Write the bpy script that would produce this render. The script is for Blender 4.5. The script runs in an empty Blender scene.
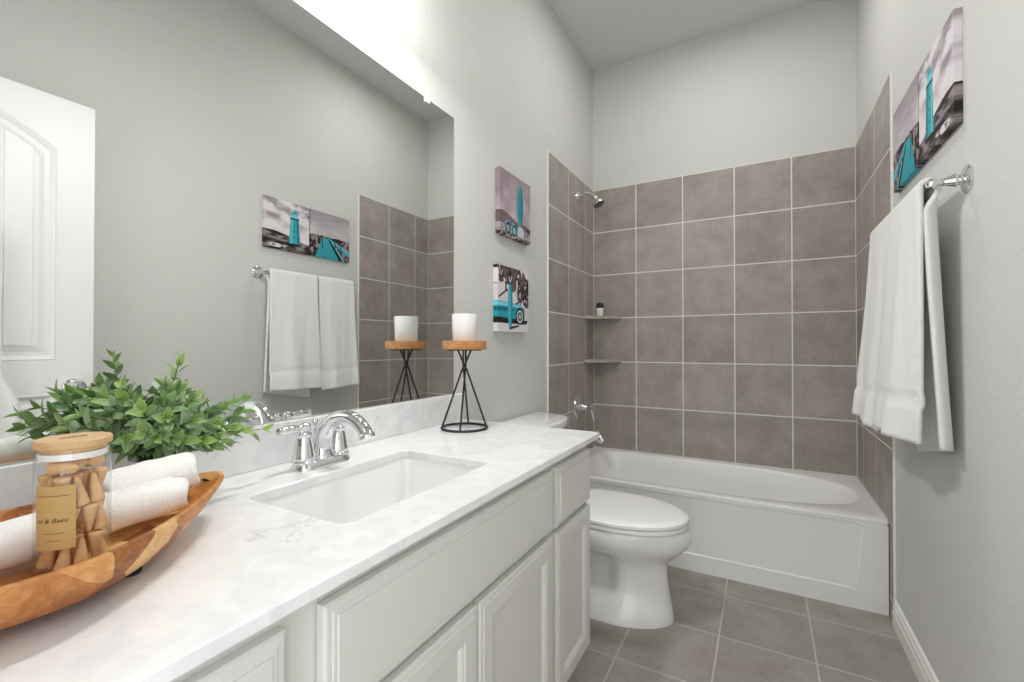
import bpy, bmesh, math, random
from mathutils import Vector, Matrix
S = bpy.context.scene
COL = S.collection
PI = math.pi

# ------------------------------------------------------------------ camera, sky, light, exposure
FPX = 449.758
cam_d = bpy.data.cameras.new('camera')
cam_d.sensor_width = 36.0
cam_d.lens = FPX / 1024 * 36.0
cam_d.clip_start = 0.02
cam = bpy.data.objects.new('camera', cam_d)
COL.objects.link(cam)
cam.location = (1.0681, -3.1232, 1.1274)
cam.rotation_euler = (PI / 2 + 0.0085, 0, 0.5091)
S.camera = cam

world = bpy.data.worlds.new('world')
S.world = world
world.use_nodes = True
world.node_tree.nodes['Background'].inputs[0].default_value = (0.98, 0.99, 1.0, 1)
world.node_tree.nodes['Background'].inputs[1].default_value = 2.0

LAMP_Y = (-2.27, -2.07)
BULB_POWER = 3.0
LAMP_POWER = 4.6
CEILING_FILL_POWER = 8.5
S.view_settings.view_transform = 'Standard'
S.view_settings.look = 'None'
S.view_settings.exposure = 0.22
S.view_settings.gamma = 1.0
S.view_settings.use_curve_mapping = False
S.cycles.max_bounces = 14
S.cycles.diffuse_bounces = 8
S.cycles.glossy_bounces = 8
S.cycles.transparent_max_bounces = 16
S.cycles.sample_clamp_indirect = 6.0
S.cycles.use_denoising = True


# ------------------------------------------------------------------ materials
def srgb(r, g, b):
    f = lambda c: (c / 12.92 if c <= 0.04045 else ((c + 0.055) / 1.055) ** 2.4)
    return (f(r / 255), f(g / 255), f(b / 255), 1)


class NT:
    def __init__(self, name):
        self.m = bpy.data.materials.new(name)
        self.m.use_nodes = True
        self.t = self.m.node_tree
        self.b = self.t.nodes['Principled BSDF']

    def n(self, typ, **kw):
        nd = self.t.nodes.new(typ)
        for k, v in kw.items():
            setattr(nd, k, v)
        return nd

    def l(self, a, b):
        self.t.links.new(a, b)

    def math(self, op, a, b=None, c=None):
        nd = self.n('ShaderNodeMath', operation=op)
        for i, v in enumerate((a, b, c)):
            if v is None:
                continue
            if isinstance(v, (int, float)):
                nd.inputs[i].default_value = v
            else:
                self.l(v, nd.inputs[i])
        return nd.outputs[0]

    def mix(self, f, a, b):
        nd = self.n('ShaderNodeMix', data_type='RGBA')
        for s, v in ((nd.inputs[0], f), (nd.inputs[6], a), (nd.inputs[7], b)):
            if isinstance(v, (int, float, tuple)):
                s.default_value = v
            else:
                self.l(v, s)
        return nd.outputs[2]

    def coord(self):
        return self.n('ShaderNodeTexCoord').outputs['Object']

    def noise(self, scale, detail=3, rough=0.5, vec=None, dist=0.0):
        nd = self.n('ShaderNodeTexNoise')
        nd.inputs['Scale'].default_value = scale
        nd.inputs['Detail'].default_value = detail
        nd.inputs['Roughness'].default_value = rough
        nd.inputs['Distortion'].default_value = dist
        self.l(vec if vec is not None else self.coord(), nd.inputs['Vector'])
        return nd.outputs['Fac']

    def ramp(self, f, stops):
        nd = self.n('ShaderNodeValToRGB')
        e = nd.color_ramp.elements
        while len(e) < len(stops):
            e.new(0.5)
        for x, (p, c) in zip(e, stops):
            x.position = p
            x.color = c if len(c) == 4 else (*c, 1)
        self.l(f, nd.inputs[0])
        return nd.outputs[0]

    def bump(self, h, strength, dist=0.002):
        nd = self.n('ShaderNodeBump')
        nd.inputs['Strength'].default_value = strength
        nd.inputs['Distance'].default_value = dist
        self.l(h, nd.inputs['Height'])
        self.l(nd.outputs[0], self.b.inputs['Normal'])


def plain(name, col, rough=0.5, metal=0.0, spec=0.5, coat=0.0):
    k = NT(name)
    k.b.inputs['Base Color'].default_value = col
    k.b.inputs['Roughness'].default_value = rough
    k.b.inputs['Metallic'].default_value = metal
    k.b.inputs['Specular IOR Level'].default_value = spec
    k.b.inputs['Coat Weight'].default_value = coat
    return k


def wall_paint(name, col, strength):
    k = plain(name, col, 0.85, spec=0.25)
    n1 = k.noise(95, 2, 0.5)
    k.bump(k.math('SMOOTH_MAX', n1, 0.45, 0.2), strength, 0.006)
    return k.m


def tile_mat(name, ua, u0, tu, va, v0, tv, c1, c2, grout, g=0.0066, rough=0.45):
    """square stone tiles with grout, laid in object space on axes ua and va"""
    k = plain(name, c1, rough, spec=0.4)
    sep = k.n('ShaderNodeSeparateXYZ')
    k.l(k.coord(), sep.inputs[0])
    out = []
    ids = []
    for ax, o, t in ((ua, u0, tu), (va, v0, tv)):
        q = k.math('DIVIDE', k.math('SUBTRACT', sep.outputs[ax], o), t)
        ids.append(k.math('FLOOR', q))
        fr = k.math('FRACT', q)
        d = k.math('MULTIPLY', k.math('MINIMUM', fr, k.math('SUBTRACT', 1.0, fr)), t)
        out.append(d)
    d = k.math('MINIMUM', out[0], out[1])
    isg = k.math('LESS_THAN', d, g / 2)
    comb = k.n('ShaderNodeCombineXYZ')
    k.l(ids[0], comb.inputs[0])
    k.l(ids[1], comb.inputs[1])
    wn = k.n('ShaderNodeTexWhiteNoise', noise_dimensions='3D')
    k.l(comb.outputs[0], wn.inputs['Vector'])
    cl = k.noise(7, 4, 0.6)
    fine = k.noise(60, 4, 0.65)
    f = k.math('ADD', k.math('MULTIPLY', cl, 0.75), k.math('MULTIPLY', fine, 0.35))
    f = k.math('ADD', f, k.math('MULTIPLY', k.math('SUBTRACT', wn.outputs[0], 0.5), 0.16))
    base = k.ramp(f, [(0.36, c1), (0.72, c2)])
    k.l(k.mix(isg, base, grout), k.b.inputs['Base Color'])
    k.l(k.math('ADD', rough, k.math('MULTIPLY', isg, 0.35)), k.b.inputs['Roughness'])
    h = k.math('MINIMUM', k.math('DIVIDE', d, g * 0.75), 1.0)
    k.bump(k.math('ADD', h, k.math('MULTIPLY', fine, 0.08)), 0.35, 0.0015)
    return k.m


def wood(name, c_list, scale=(2.0, 18, 18), rough=0.45, blocks=True):
    k = plain(name, c_list[0], rough, spec=0.4)
    mp = k.n('ShaderNodeMapping')
    mp.inputs['Scale'].default_value = scale
    mp.inputs['Rotation'].default_value = (0.1, 0.15, -1.2)
    k.l(k.coord(), mp.inputs[0])
    g = k.noise(3.0, 5, 0.6, mp.outputs[0], 1.2)
    f = g
    if blocks:
        mp2 = k.n('ShaderNodeMapping')
        mp2.inputs['Rotation'].default_value = (0.45, 0.2, -1.25)
        mp2.inputs['Scale'].default_value = (6.5, 21, 21)
        k.l(k.coord(), mp2.inputs[0])
        vo = k.n('ShaderNodeTexVoronoi')
        vo.inputs['Scale'].default_value = 1.0
        vo.inputs['Randomness'].default_value = 1.0
        k.l(mp2.outputs[0], vo.inputs['Vector'])
        sp = k.n('ShaderNodeSeparateColor')
        k.l(vo.outputs['Color'], sp.inputs[0])
        f = k.math('ADD', k.math('MULTIPLY', g, 0.55), k.math('MULTIPLY', sp.outputs[0], 0.5))
    n = len(c_list)
    k.l(k.ramp(f, [(0.22 + 0.56 * i / (n - 1), c) for i, c in enumerate(c_list)]), k.b.inputs['Base Color'])
    k.bump(g, 0.12, 0.001)
    return k.m


def terry(name, col, scale=420, strength=0.7):
    k = plain(name, col, 0.95, spec=0.1)
    k.b.inputs['Sheen Weight'].default_value = 0.25
    k.b.inputs['Sheen Roughness'].default_value = 0.5
    n1 = k.noise(scale, 2, 0.6)
    n2 = k.noise(38, 3, 0.6)
    k.bump(k.math('ADD', n1, k.math('MULTIPLY', n2, 1.4)), strength, 0.004)
    return k.m


M = {}
M['wall'] = wall_paint('wall_paint', srgb(208, 208, 205), 0.5)
M['ceiling'] = wall_paint('ceiling_paint', srgb(212, 212, 210), 0.4)
M['trim'] = plain('white_trim_paint', srgb(236, 236, 233), 0.4).m
M['door'] = plain('white_door_paint', srgb(236, 236, 236), 0.42).m
TT, TZ, ZTOP, YF = 0.3048, 0.3078, 2.2401, -0.7814
tc1, tc2, tg = srgb(146, 138, 132), srgb(174, 166, 160), srgb(226, 223, 218)
M['tile_back'] = tile_mat('back_tile', 0, 0.0, TT, 2, ZTOP, TZ, tc1, tc2, tg)
M['tile_side'] = tile_mat('side_tile', 1, YF, TT, 2, ZTOP, TZ, tc1, tc2, tg)
M['floor'] = tile_mat('floor_tile', 0, 1.2296, 0.3155, 1, -0.8861, 0.3155, srgb(140, 134, 127), srgb(166, 160, 152), srgb(192, 184, 172), 0.006, 0.4)
M['cab'] = plain('cabinet_paint', srgb(214, 214, 209), 0.38).m
M['porcelain'] = plain('white_porcelain', srgb(238, 238, 238), 0.12, coat=0.4).m
M['acrylic'] = plain('white_acrylic', srgb(238, 238, 238), 0.2, coat=0.2).m
M['plastic'] = plain('white_plastic', srgb(240, 240, 240), 0.25).m
M['chrome'] = plain('chrome', (0.78, 0.79, 0.80, 1), 0.06, 1.0).m
M['nickel'] = plain('dark_spray_face', (0.10, 0.10, 0.10, 1), 0.4, 0.4).m
M['black'] = plain('black_metal', srgb(52, 54, 57), 0.45, 0.6).m
M['rubber'] = plain('black_rubber', (0.012, 0.012, 0.012, 1), 0.6).m
M['mirror'] = plain('mirror_silver', (0.83, 0.85, 0.835, 1), 0.0, 1.0).m
M['mirror_edge'] = plain('mirror_edge', srgb(225, 232, 230), 0.2).m
M['clip'] = plain('clear_clip', srgb(240, 240, 240), 0.2).m
M['towel'] = terry('white_terry', srgb(243, 243, 242))
M['roll'] = terry('white_terry_roll', srgb(245, 244, 241), 420, 0.4)
M['acacia'] = wood('acacia_wood', [srgb(120, 68, 32), srgb(176, 112, 58), srgb(205, 146, 86), srgb(226, 182, 124)])
M['honey'] = wood('honey_wood', [srgb(150, 98, 54), srgb(182, 128, 78), srgb(204, 154, 102)], (3, 22, 22), 0.5, False)
M['bamboo'] = wood('bamboo_lid', [srgb(196, 158, 112), srgb(216, 182, 138)], (3, 30, 30), 0.5, False)
M['cone'] = wood('cone_wood', [srgb(205, 162, 112), srgb(230, 192, 146)], (20, 40, 40), 0.7, False)
M['kraft'] = plain('kraft_paper', srgb(190, 156, 100), 0.8).m
M['ink'] = plain('brown_ink', srgb(70, 54, 34), 0.8).m
M['wax'] = plain('white_wax', srgb(244, 242, 238), 0.5).m
M['potwhite'] = plain('white_pot', srgb(232, 231, 228), 0.5).m
M['soil'] = plain('potting_soil', srgb(58, 46, 36), 0.95).m
M['cactus'] = plain('cactus_green', srgb(40, 54, 42), 0.7).m
M['stem'] = plain('plant_stem', srgb(92, 104, 62), 0.7).m
M['milk'] = plain('frosted_white_glass', srgb(240, 240, 238), 0.2, spec=0.5).m
M['lampglass'] = plain('lamp_glass', srgb(245, 245, 240), 0.3).m


def quartz():
    k = plain('white_quartz', srgb(236, 236, 237), 0.22, coat=0.15)
    c = k.coord()
    warp = k.noise(3.2, 4, 0.6, c, 0.6)
    v1 = k.noise(2.6, 7, 0.62, c, 1.8)
    line = k.math('ABSOLUTE', k.math('SUBTRACT', v1, 0.5))
    veins = k.math('SUBTRACT', 1.0, k.math('MINIMUM', k.math('MULTIPLY', line, 45), 1.0))
    mask = k.math('MULTIPLY', veins, k.math('GREATER_THAN', warp, 0.60))
    fine = k.noise(16, 5, 0.6, c, 0.8)
    mot = k.ramp(fine, [(0.35, srgb(228, 229, 231)), (0.6, srgb(240, 240, 240))])
    k.l(k.mix(k.math('MULTIPLY', mask, 0.27), mot, srgb(150, 150, 150)), k.b.inputs['Base Color'])
    return k.m


M['quartz'] = quartz()


def thin_glass(name, tint):
    k = NT(name)
    out = k.t.nodes['Material Output']
    tr = k.n('ShaderNodeBsdfTransparent')
    tr.inputs[0].default_value = tint
    gl = k.n('ShaderNodeBsdfGlossy')
    gl.inputs['Roughness'].default_value = 0.02
    lw = k.n('ShaderNodeLayerWeight')
    fr = k.math('ADD', 0.05, k.math('MULTIPLY', 0.55, k.math('POWER', lw.outputs['Facing'], 3.0)))
    mx = k.n('ShaderNodeMixShader')
    k.l(fr, mx.inputs[0])
    k.l(tr.outputs[0], mx.inputs[1])
    k.l(gl.outputs[0], mx.inputs[2])
    k.l(mx.outputs[0], out.inputs[0])
    return k.m


M['glass'] = thin_glass('clear_glass', (0.97, 0.98, 0.975, 1))


def attr_mat(name, attr, rough, trans=0.0):
    k = plain(name, (1, 1, 1, 1), rough, spec=0.3)
    a = k.n('ShaderNodeAttribute')
    a.attribute_name = attr
    k.l(a.outputs['Color'], k.b.inputs['Base Color'])
    return k.m


M['art'] = attr_mat('printed_canvas', 'art', 0.6)
M['leaf'] = attr_mat('variegated_leaf', 'tint', 0.55)

# ------------------------------------------------------------------ object helpers
ORG = {}


def tag(o, label=None, cat=None, group=None, kind=None):
    for k, v in (('label', label), ('category', cat), ('group', group), ('kind', kind)):
        if v:
            o[k] = v
    return o


def thing(name, label, cat, loc=(0, 0, 0), group=None):
    o = bpy.data.objects.new(name, None)
    o.empty_display_size = 0.05
    COL.objects.link(o)
    o.location = loc
    ORG[o.name] = Vector(loc)
    return tag(o, label, cat, group)


def obj(name, bm, mat, parent=None, smooth=None, label=None, origin=None):
    """link a bmesh whose vertices are in world space as one mesh object"""
    org = ORG[parent.name] if parent is not None else Vector(origin or (0, 0, 0))
    if org.length > 0:
        bmesh.ops.translate(bm, verts=bm.verts, vec=-org)
    if smooth is not None:
        for f in bm.faces:
            f.smooth = True
        if smooth < 180:
            a = math.radians(smooth)
            for e in bm.edges:
                e.smooth = not (len(e.link_faces) == 2 and e.calc_face_angle(0) > a)
    me = bpy.data.meshes.new(name)
    bm.to_mesh(me)
    bm.free()
    for m in (mat if isinstance(mat, (list, tuple)) else (mat,)):
        me.materials.append(m)
    o = bpy.data.objects.new(name, me)
    COL.objects.link(o)
    if parent is not None:
        o.parent = parent
    else:
        o.location = org
    ORG[o.name] = org
    if label:
        o['label'] = label
    return o


def BM():
    return bmesh.new()


def box(bm, x0, x1, y0, y1, z0, z1, bev=0.0, seg=2):
    r = bmesh.ops.create_cube(bm, size=1.0)
    vs = r['verts']
    for v in vs:
        v.co = Vector((x0 + (v.co.x + 0.5) * (x1 - x0), y0 + (v.co.y + 0.5) * (y1 - y0), z0 + (v.co.z + 0.5) * (z1 - z0)))
    if bev > 0:
        es = list({e for v in vs for e in v.link_edges})
        bmesh.ops.bevel(bm, geom=es, offset=bev, segments=seg, profile=0.5, affect='EDGES')
    return bm


def loft(bm, loops, close=True, cap0=True, cap1=True, mat=0):
    vl = [[bm.verts.new(p) for p in lp] for lp in loops]
    n = len(vl[0])
    fs = []
    for a, b in zip(vl, vl[1:]):
        for i in range(n if close else n - 1):
            j = (i + 1) % n
            fs.append(bm.faces.new((a[i], a[j], b[j], b[i])))
    if cap0:
        fs.append(bm.faces.new(list(reversed(vl[0]))))
    if cap1:
        fs.append(bm.faces.new(vl[-1]))
    for f in fs:
        f.material_index = mat
    return vl


def fix(bm):
    bmesh.ops.recalc_face_normals(bm, faces=bm.faces)
    return bm


def frame(axis):
    w = Vector(axis).normalized()
    t = Vector((0, 0, 1)) if abs(w.z) < 0.9 else Vector((1, 0, 0))
    u = t.cross(w).normalized()
    return u, w.cross(u), w


def lathe(bm, prof, base, axis=(0, 0, 1), n=32, caps=(True, True), sx=1.0, sy=1.0):
    """prof = (radius, height along axis)"""
    u, v, w = frame(axis)
    base = Vector(base)
    loops = []
    for r, h in prof:
        r = max(r, 1e-5)
        loops.append([base + w * h + u * (r * sx * math.cos(2 * PI * i / n)) + v * (r * sy * math.sin(2 * PI * i / n)) for i in range(n)])
    loft(bm, loops, True, caps[0], caps[1])
    return fix(bm)


def tube(bm, pts, rad, n=12, caps=True, flat=1.0):
    pts = [Vector(p) for p in pts]
    if not isinstance(rad, (list, tuple)):
        rad = [rad] * len(pts)
    loops = []
    pu = None
    for i, p in enumerate(pts):
        t = (pts[min(i + 1, len(pts) - 1)] - pts[max(i - 1, 0)]).normalized()
        if pu is None:
            pu = frame(t)[0]
        pu = (pu - t * pu.dot(t)).normalized()
        v = t.cross(pu)
        loops.append([p + pu * (rad[i] * math.cos(2 * PI * k / n)) + v * (rad[i] * flat * math.sin(2 * PI * k / n)) for k in range(n)])
    loft(bm, loops, True, caps, caps)
    return fix(bm)


def ring(bm, c, R, r, axis=(0, 0, 1), n=48, m=10):
    u, v, w = frame(axis)
    c = Vector(c)
    loops = []
    for i in range(n):
        a = 2 * PI * i / n
        d = u * math.cos(a) + v * math.sin(a)
        loops.append([c + d * (R + r * math.cos(2 * PI * k / m)) + w * (r * math.sin(2 * PI * k / m)) for k in range(m)])
    loops.append(loops[0])
    loft(bm, loops, True, False, False)
    bmesh.ops.remove_doubles(bm, verts=bm.verts, dist=1e-6)
    return fix(bm)


def spline(pts, n):
    """Catmull-Rom through the points"""
    P = [Vector(p) for p in pts]
    P = [P[0] * 2 - P[1]] + P + [P[-1] * 2 - P[-2]]
    out = []
    k = len(P) - 3
    for s in range(n + 1):
        t = s / n * k
        i = min(int(t), k - 1)
        f = t - i
        a, b, c, d = P[i:i + 4]
        out.append(0.5 * ((2 * b) + (c - a) * f + (2 * a - 5 * b + 4 * c - d) * f * f + (3 * b - a - 3 * c + d) * f ** 3))
    return out


def angles(cx, cy, rects, n=96):
    A = [2 * PI * i / n for i in range(n)]
    for x0, x1, y0, y1 in rects:
        A += [math.atan2(y - cy, x - cx) % (2 * PI) for x in (x0, x1) for y in (y0, y1)]
    A = sorted(A)
    return [a for i, a in enumerate(A) if i == 0 or a - A[i - 1] > 1e-4]


def star(cx, cy, a, inside, big=5.0):
    lo, hi = 0.0, big
    dx, dy = math.cos(a), math.sin(a)
    for _ in range(42):
        m = (lo + hi) / 2
        if inside(cx + dx * m, cy + dy * m):
            lo = m
        else:
            hi = m
    return cx + dx * lo, cy + dy * lo


def rrect(x0, x1, y0, y1, r):
    mx, my, hx, hy = (x0 + x1) / 2, (y0 + y1) / 2, (x1 - x0) / 2, (y1 - y0) / 2

    def f(x, y):
        qx, qy = abs(x - mx) - hx + r, abs(y - my) - hy + r
        return math.hypot(max(qx, 0), max(qy, 0)) + min(max(qx, qy), 0) < r
    return f


def sup(t, p):
    return math.copysign(abs(t) ** p, t)


# ------------------------------------------------------------------ the setting
XL, XR, YB, YFR, ZC = -0.008, 1.532, 0.008, -3.26, 3.12


def struct(name, bm, mat, smooth=None):
    o = obj(name, bm, mat, None, smooth)
    o['kind'] = 'structure'
    return o


struct('floor', box(BM(), XL - 0.1, XR + 0.1, YFR - 0.1, YB + 0.1, -0.1, 0.0), M['floor'])
struct('ceiling', box(BM(), XL - 0.1, XR + 0.1, YFR - 0.1, YB + 0.1, ZC, ZC + 0.1), M['ceiling'])
struct('wall_left', box(BM(), XL - 0.1, XL, YFR - 0.1, YB + 0.1, 0, ZC), M['wall'])
struct('wall_right', box(BM(), XR, XR + 0.1, YFR - 0.1, YB + 0.1, 0, ZC), M['wall'])
struct('wall_back', box(BM(), XL, XR, YB, YB + 0.1, 0, ZC), M['wall'])
DX0, DX1, DZ = 0.62, 1.47, 2.16
bm = BM()
box(bm, XL, DX0, YFR - 0.1, YFR, 0, ZC)
box(bm, DX1, XR, YFR - 0.1, YFR, 0, ZC)
box(bm, DX0, DX1, YFR - 0.1, YFR, DZ, ZC)
struct('wall_front', bm, M['wall'])
bm = BM()
for x0, x1, z0, z1 in ((DX0 - 0.06, DX0, 0, DZ + 0.06), (DX1, DX1 + 0.055, 0, DZ + 0.06), (DX0, DX1, DZ, DZ + 0.06)):
    box(bm, x0, x1, YFR, YFR + 0.014, z0, z1, 0.003)
struct('trim_1', bm, M['trim'])
# tiled tub surround, one skin per wall, standing 8 mm proud of the paint
struct('wall_back_tile', box(BM(), 0.0, 1.524, 0.0, YB, 0.0, ZTOP), M['tile_back'])
struct('wall_left_tile', box(BM(), XL, 0.0, YF, YB, 0.0, ZTOP), M['tile_side'])
struct('wall_right_tile', box(BM(), 1.524, XR, YF, YB, 0.0, ZTOP), M['tile_side'])
for nm, x0, x1 in (('trim_2', XL, 0.0015), ('trim_3', 1.5235, XR)):
    struct(nm, box(BM(), x0, x1, YF - 0.007, YF + 0.001, 0.0 if nm == 'trim_2' else 0.1, ZTOP + 0.002, 0.001, 1), M['trim'])


def baseboard(name, xw, sgn, y0, y1):
    prof = [(0, 0), (0.014, 0), (0.014, 0.055), (0.0115, 0.062), (0.0115, 0.078), (0.008, 0.086), (0.0075, 0.096), (0.003, 0.102), (0, 0.102)]
    bm = BM()
    loft(bm, [[(xw + sgn * a, y, b) for a, b in prof] for y in (y0, y1)])
    struct(name, fix(bm), M['trim'])


baseboard('baseboard_right', XR, -1, YFR, YF - 0.007)
baseboard('baseboard_left', XL, 1, -1.640, YF - 0.007)

# open door folded back against the right wall (seen in the mirror)
DXF = 1.420
door = thing('door_1', 'white arched two-panel door standing open against the wall, seen in the mirror', 'door', (DXF + 0.0175, -3.20, 0.0))
door['kind'] = 'structure'
DY0, DY1, DTOP = -3.20, -2.318, 2.135


def arch(y0, y1, z0, z1, rise):
    def f(y, z):
        if not (y0 < y < y1 and z > z0):
            return False
        t = (y - (y0 + y1) / 2) / ((y1 - y0) / 2)
        return z < z1 + rise * (1 - t * t)
    return f


bm = BM()
for (zz0, zz1, pz0, pz1, rise) in ((1.03, DTOP, 1.066, 1.925, 0.115), (0.0, 1.03, 0.24, 0.93, 0.0)):
    py0, py1 = DY0 + 0.118, DY1 - 0.118
    cy, cz = (py0 + py1) / 2, (pz0 + pz1) / 2
    A = angles(cy, cz, [(DY0, DY1, zz0, zz1), (py0, py1, pz0, pz1)], 80)
    loops = []
    outer = [star(cy, cz, a, lambda y, z: DY0 <= y <= DY1 and zz0 <= z <= zz1) for a in A]
    loops.append([(DXF, y, z) for y, z in outer])
    for ins, dep in ((0, 0), (0.004, -0.003), (0.010, 0.002), (0.018, 0.011), (0.034, 0.011), (0.05, 0.004)):
        fn = arch(py0 + ins, py1 - ins, pz0 + ins, pz1 - ins, rise)
        loops.append([(DXF + dep, *star(cy, cz, a, fn)) for a in A])
    loft(bm, loops, True, False, True)
# plank grooves are the gaps between the raised boards of the upper panel
ya, yb = DY0 + 0.18, DY1 - 0.18
nb = 6
for i in range(nb):
    a0 = ya + (yb - ya) * i / nb + 0.003
    a1 = ya + (yb - ya) * (i + 1) / nb - 0.003
    top = lambda y: 1.865 + 0.115 * (1 - ((y - (ya + yb) / 2) / ((yb - ya) / 2 + 0.05)) ** 2)
    lo = [(DXF + 0.0045, a0, 1.125), (DXF + 0.0045, a1, 1.125), (DXF + 0.0045, a1, top(a1)), (DXF + 0.0045, a0, top(a0))]
    loft(bm, [lo, [(DXF - 0.001, y + (0.003 if y == a0 else -0.003), z) for _, y, z in lo]])
fix(bm)
box(bm, DXF + 0.012, DXF + 0.035, DY0, DY1, 0.0, DTOP)
for y0, y1, z0, z1 in ((DY0, DY0 + 0.004, 0, DTOP), (DY1 - 0.004, DY1, 0, DTOP)):
    box(bm, DXF + 0.0006, DXF + 0.013, y0, y1, z0, z1)
box(bm, DXF + 0.0006, DXF + 0.013, DY0, DY1, DTOP - 0.004, DTOP)
obj('door_leaf', bm, M['door'], door)
bm = BM()
lathe(bm, [(0.032, 0), (0.032, 0.004), (0.028, 0.009), (0.012, 0.013), (0.011, 0.028), (0.018, 0.036), (0.027, 0.044), (0.029, 0.054), (0.024, 0.064), (0.010, 0.069)], (DXF, -2.384, 0.957), (-1, 0, 0))
obj('door_knob', bm, M['chrome'], door, 40)

# ------------------------------------------------------------------ mirror
mir = thing('mirror', 'large frameless wall mirror above the white counter', 'mirror', (XL, -2.46, 0.9335))
bm = BM()
box(bm, XL, -0.0035, -3.235, -1.678, 0.934, 2.030)
for f in bm.faces:
    f.material_index = 0 if f.normal.x > 0.5 else 1
obj('mirror_glass', bm, [M['mirror'], M['mirror_edge']], mir)
for y in (-1.842, -2.95):
    obj('mirror_clip', box(BM(), XL, 0.002, y - 0.013, y + 0.013, 2.014, 2.046, 0.003), M['clip'], mir, 40)

# ------------------------------------------------------------------ vanity light above the mirror (just over the photo's top edge)
lampy = sum(LAMP_Y) / 2
vl = thing('vanity_light', 'two-shade chrome vanity light on the wall above the mirror', 'light', (XL, lampy, 2.42))
obj('back_plate', box(BM(), XL, 0.014, lampy - 0.17, lampy + 0.17, 2.385, 2.455, 0.006), M['chrome'], vl, 40)
for y in LAMP_Y:
    bm = BM()
    tube(bm, spline([(0.01, y, 2.42), (0.12, y, 2.465), (0.215, y, 2.455), (0.23, y, 2.42)], 14), 0.008)
    lathe(bm, [(0.03, 0), (0.03, 0.03), (0.012, 0.04)], (0.23, y, 2.385))
    obj('arm', bm, M['chrome'], vl, 40)
    # the shade opens down and away from the wall; a bulb sits in it and its mouth throws most of the light
    ax = Vector((0.45, 0.0, -0.89)).normalized()
    m0 = Vector((0.25, y, 2.30))
    bm = BM()
    lathe(bm, [(0.062, 0), (0.058, -0.05), (0.045, -0.1), (0.026, -0.112)], m0, ax, caps=(False, False))
    obj('shade', bm, M['glass'], vl, 60)
    for nm, typ, pw, loc in (('bulb', 'POINT', BULB_POWER, m0 - ax * 0.03), ('lamp_mouth', 'AREA', LAMP_POWER, m0 + ax * 0.004)):
        ld = bpy.data.lights.new(nm, typ)
        ld.energy = pw
        if typ == 'POINT':
            ld.shadow_soft_size = 0.035
        else:
            ld.shape = 'DISK'
            ld.size = 0.10
        ld.color = (1.0, 0.985, 0.965)
        lo = bpy.data.objects.new(nm, ld)
        COL.objects.link(lo)
        lo.parent = vl
        lo.rotation_euler = (-ax).to_track_quat('Z', 'Y').to_euler()
        lo.location = loc - ORG[vl.name]

# added fill light to brighten the tub end, styled as a flush ceiling light
KX, KY = 0.84, -0.85
kl = thing('added_ceiling_fill', 'added unseen fill light in a round white ceiling rim, brightening the bathtub end', 'light', (KX, KY, ZC))
obj('rim', lathe(BM(), [(0.17, 0.0005), (0.17, 0.02), (0.155, 0.028), (0.15, 0.022)], (KX, KY, ZC), (0, 0, -1), 48, (False, False)), M['trim'], kl, 40)
kd = bpy.data.lights.new('ceiling_fill_lamp', 'AREA')
kd.shape = 'DISK'
kd.size = 0.29
kd.energy = CEILING_FILL_POWER
kd.color = (1.0, 0.985, 0.97)
ko = bpy.data.objects.new('ceiling_fill_lamp', kd)
COL.objects.link(ko)
ko.parent = kl
ko.location = (0, 0, -0.024)

# ------------------------------------------------------------------ vanity cabinet
CX, CY0, CY1, ZK = 0.577, -3.25, -1.626, 0.828
FX = 0.537
van = thing('vanity_cabinet', 'long off-white vanity cabinet under the quartz counter', 'cabinet', (0.27, -2.44, 0))
bm = BM()
for b in ((FX - 0.019, FX, CY0, -1.650, 0.105, 0.808), (XL + 0.002, XL + 0.012, CY0, -1.650, 0.105, 0.808), (XL + 0.012, FX - 0.019, CY0, CY0 + 0.018, 0.105, 0.808),
          (XL + 0.012, FX - 0.019, -1.668, -1.650, 0.105, 0.808), (XL + 0.012, FX - 0.019, CY0 + 0.018, -1.668, 0.105, 0.123)):
    box(bm, *b)
obj('carcass', bm, M['cab'], van)
obj('toe_kick', box(BM(), XL + 0.002, FX - 0.075, CY0, -1.655, 0.0, 0.105), M['cab'], van)
obj('stile', box(BM(), FX, FX + 0.0015, CY0, -2.748, 0.105, 0.807), M['cab'], van)


def front(name, y0, y1, z0, z1, prof):
    bm = BM()
    loops = [[(FX + 0.002, y0, z0), (FX + 0.002, y1, z0), (FX + 0.002, y1, z1), (FX + 0.002, y0, z1)]]
    for ins, h in prof:
        x = FX + 0.002 + h
        loops.append([(x, y0 + ins, z0 + ins), (x, y1 - ins, z0 + ins), (x, y1 - ins, z1 - ins), (x, y0 + ins, z1 - ins)])
    loft(bm, loops)
    return obj(name, fix(bm), M['cab'], van)


DRW = [(0, 0.013), (0.004, 0.016), (0.012, 0.0165), (0.014, 0.018), (0.020, 0.018), (0.021, 0.020)]
DOR = [(0, 0.013), (0.004, 0.017), (0.013, 0.0175), (0.015, 0.019), (0.047, 0.019), (0.050, 0.0165), (0.054, 0.016), (0.061, 0.0095)]
front('drawer_front', -2.718, -1.969, 0.612, 0.777, DRW)
front('drawer_front', -1.943, -1.662, 0.607, 0.777, DRW)
front('drawer_front', -3.10, -2.772, 0.612, 0.777, DRW)
front('door', -2.718, -2.348, 0.122, 0.594, DOR)
front('door', -2.342, -1.969, 0.122, 0.594, DOR)
front('door', -1.943, -1.662, 0.122, 0.590, DOR)
front('door', -3.10, -2.772, 0.122, 0.594, DOR)

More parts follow.
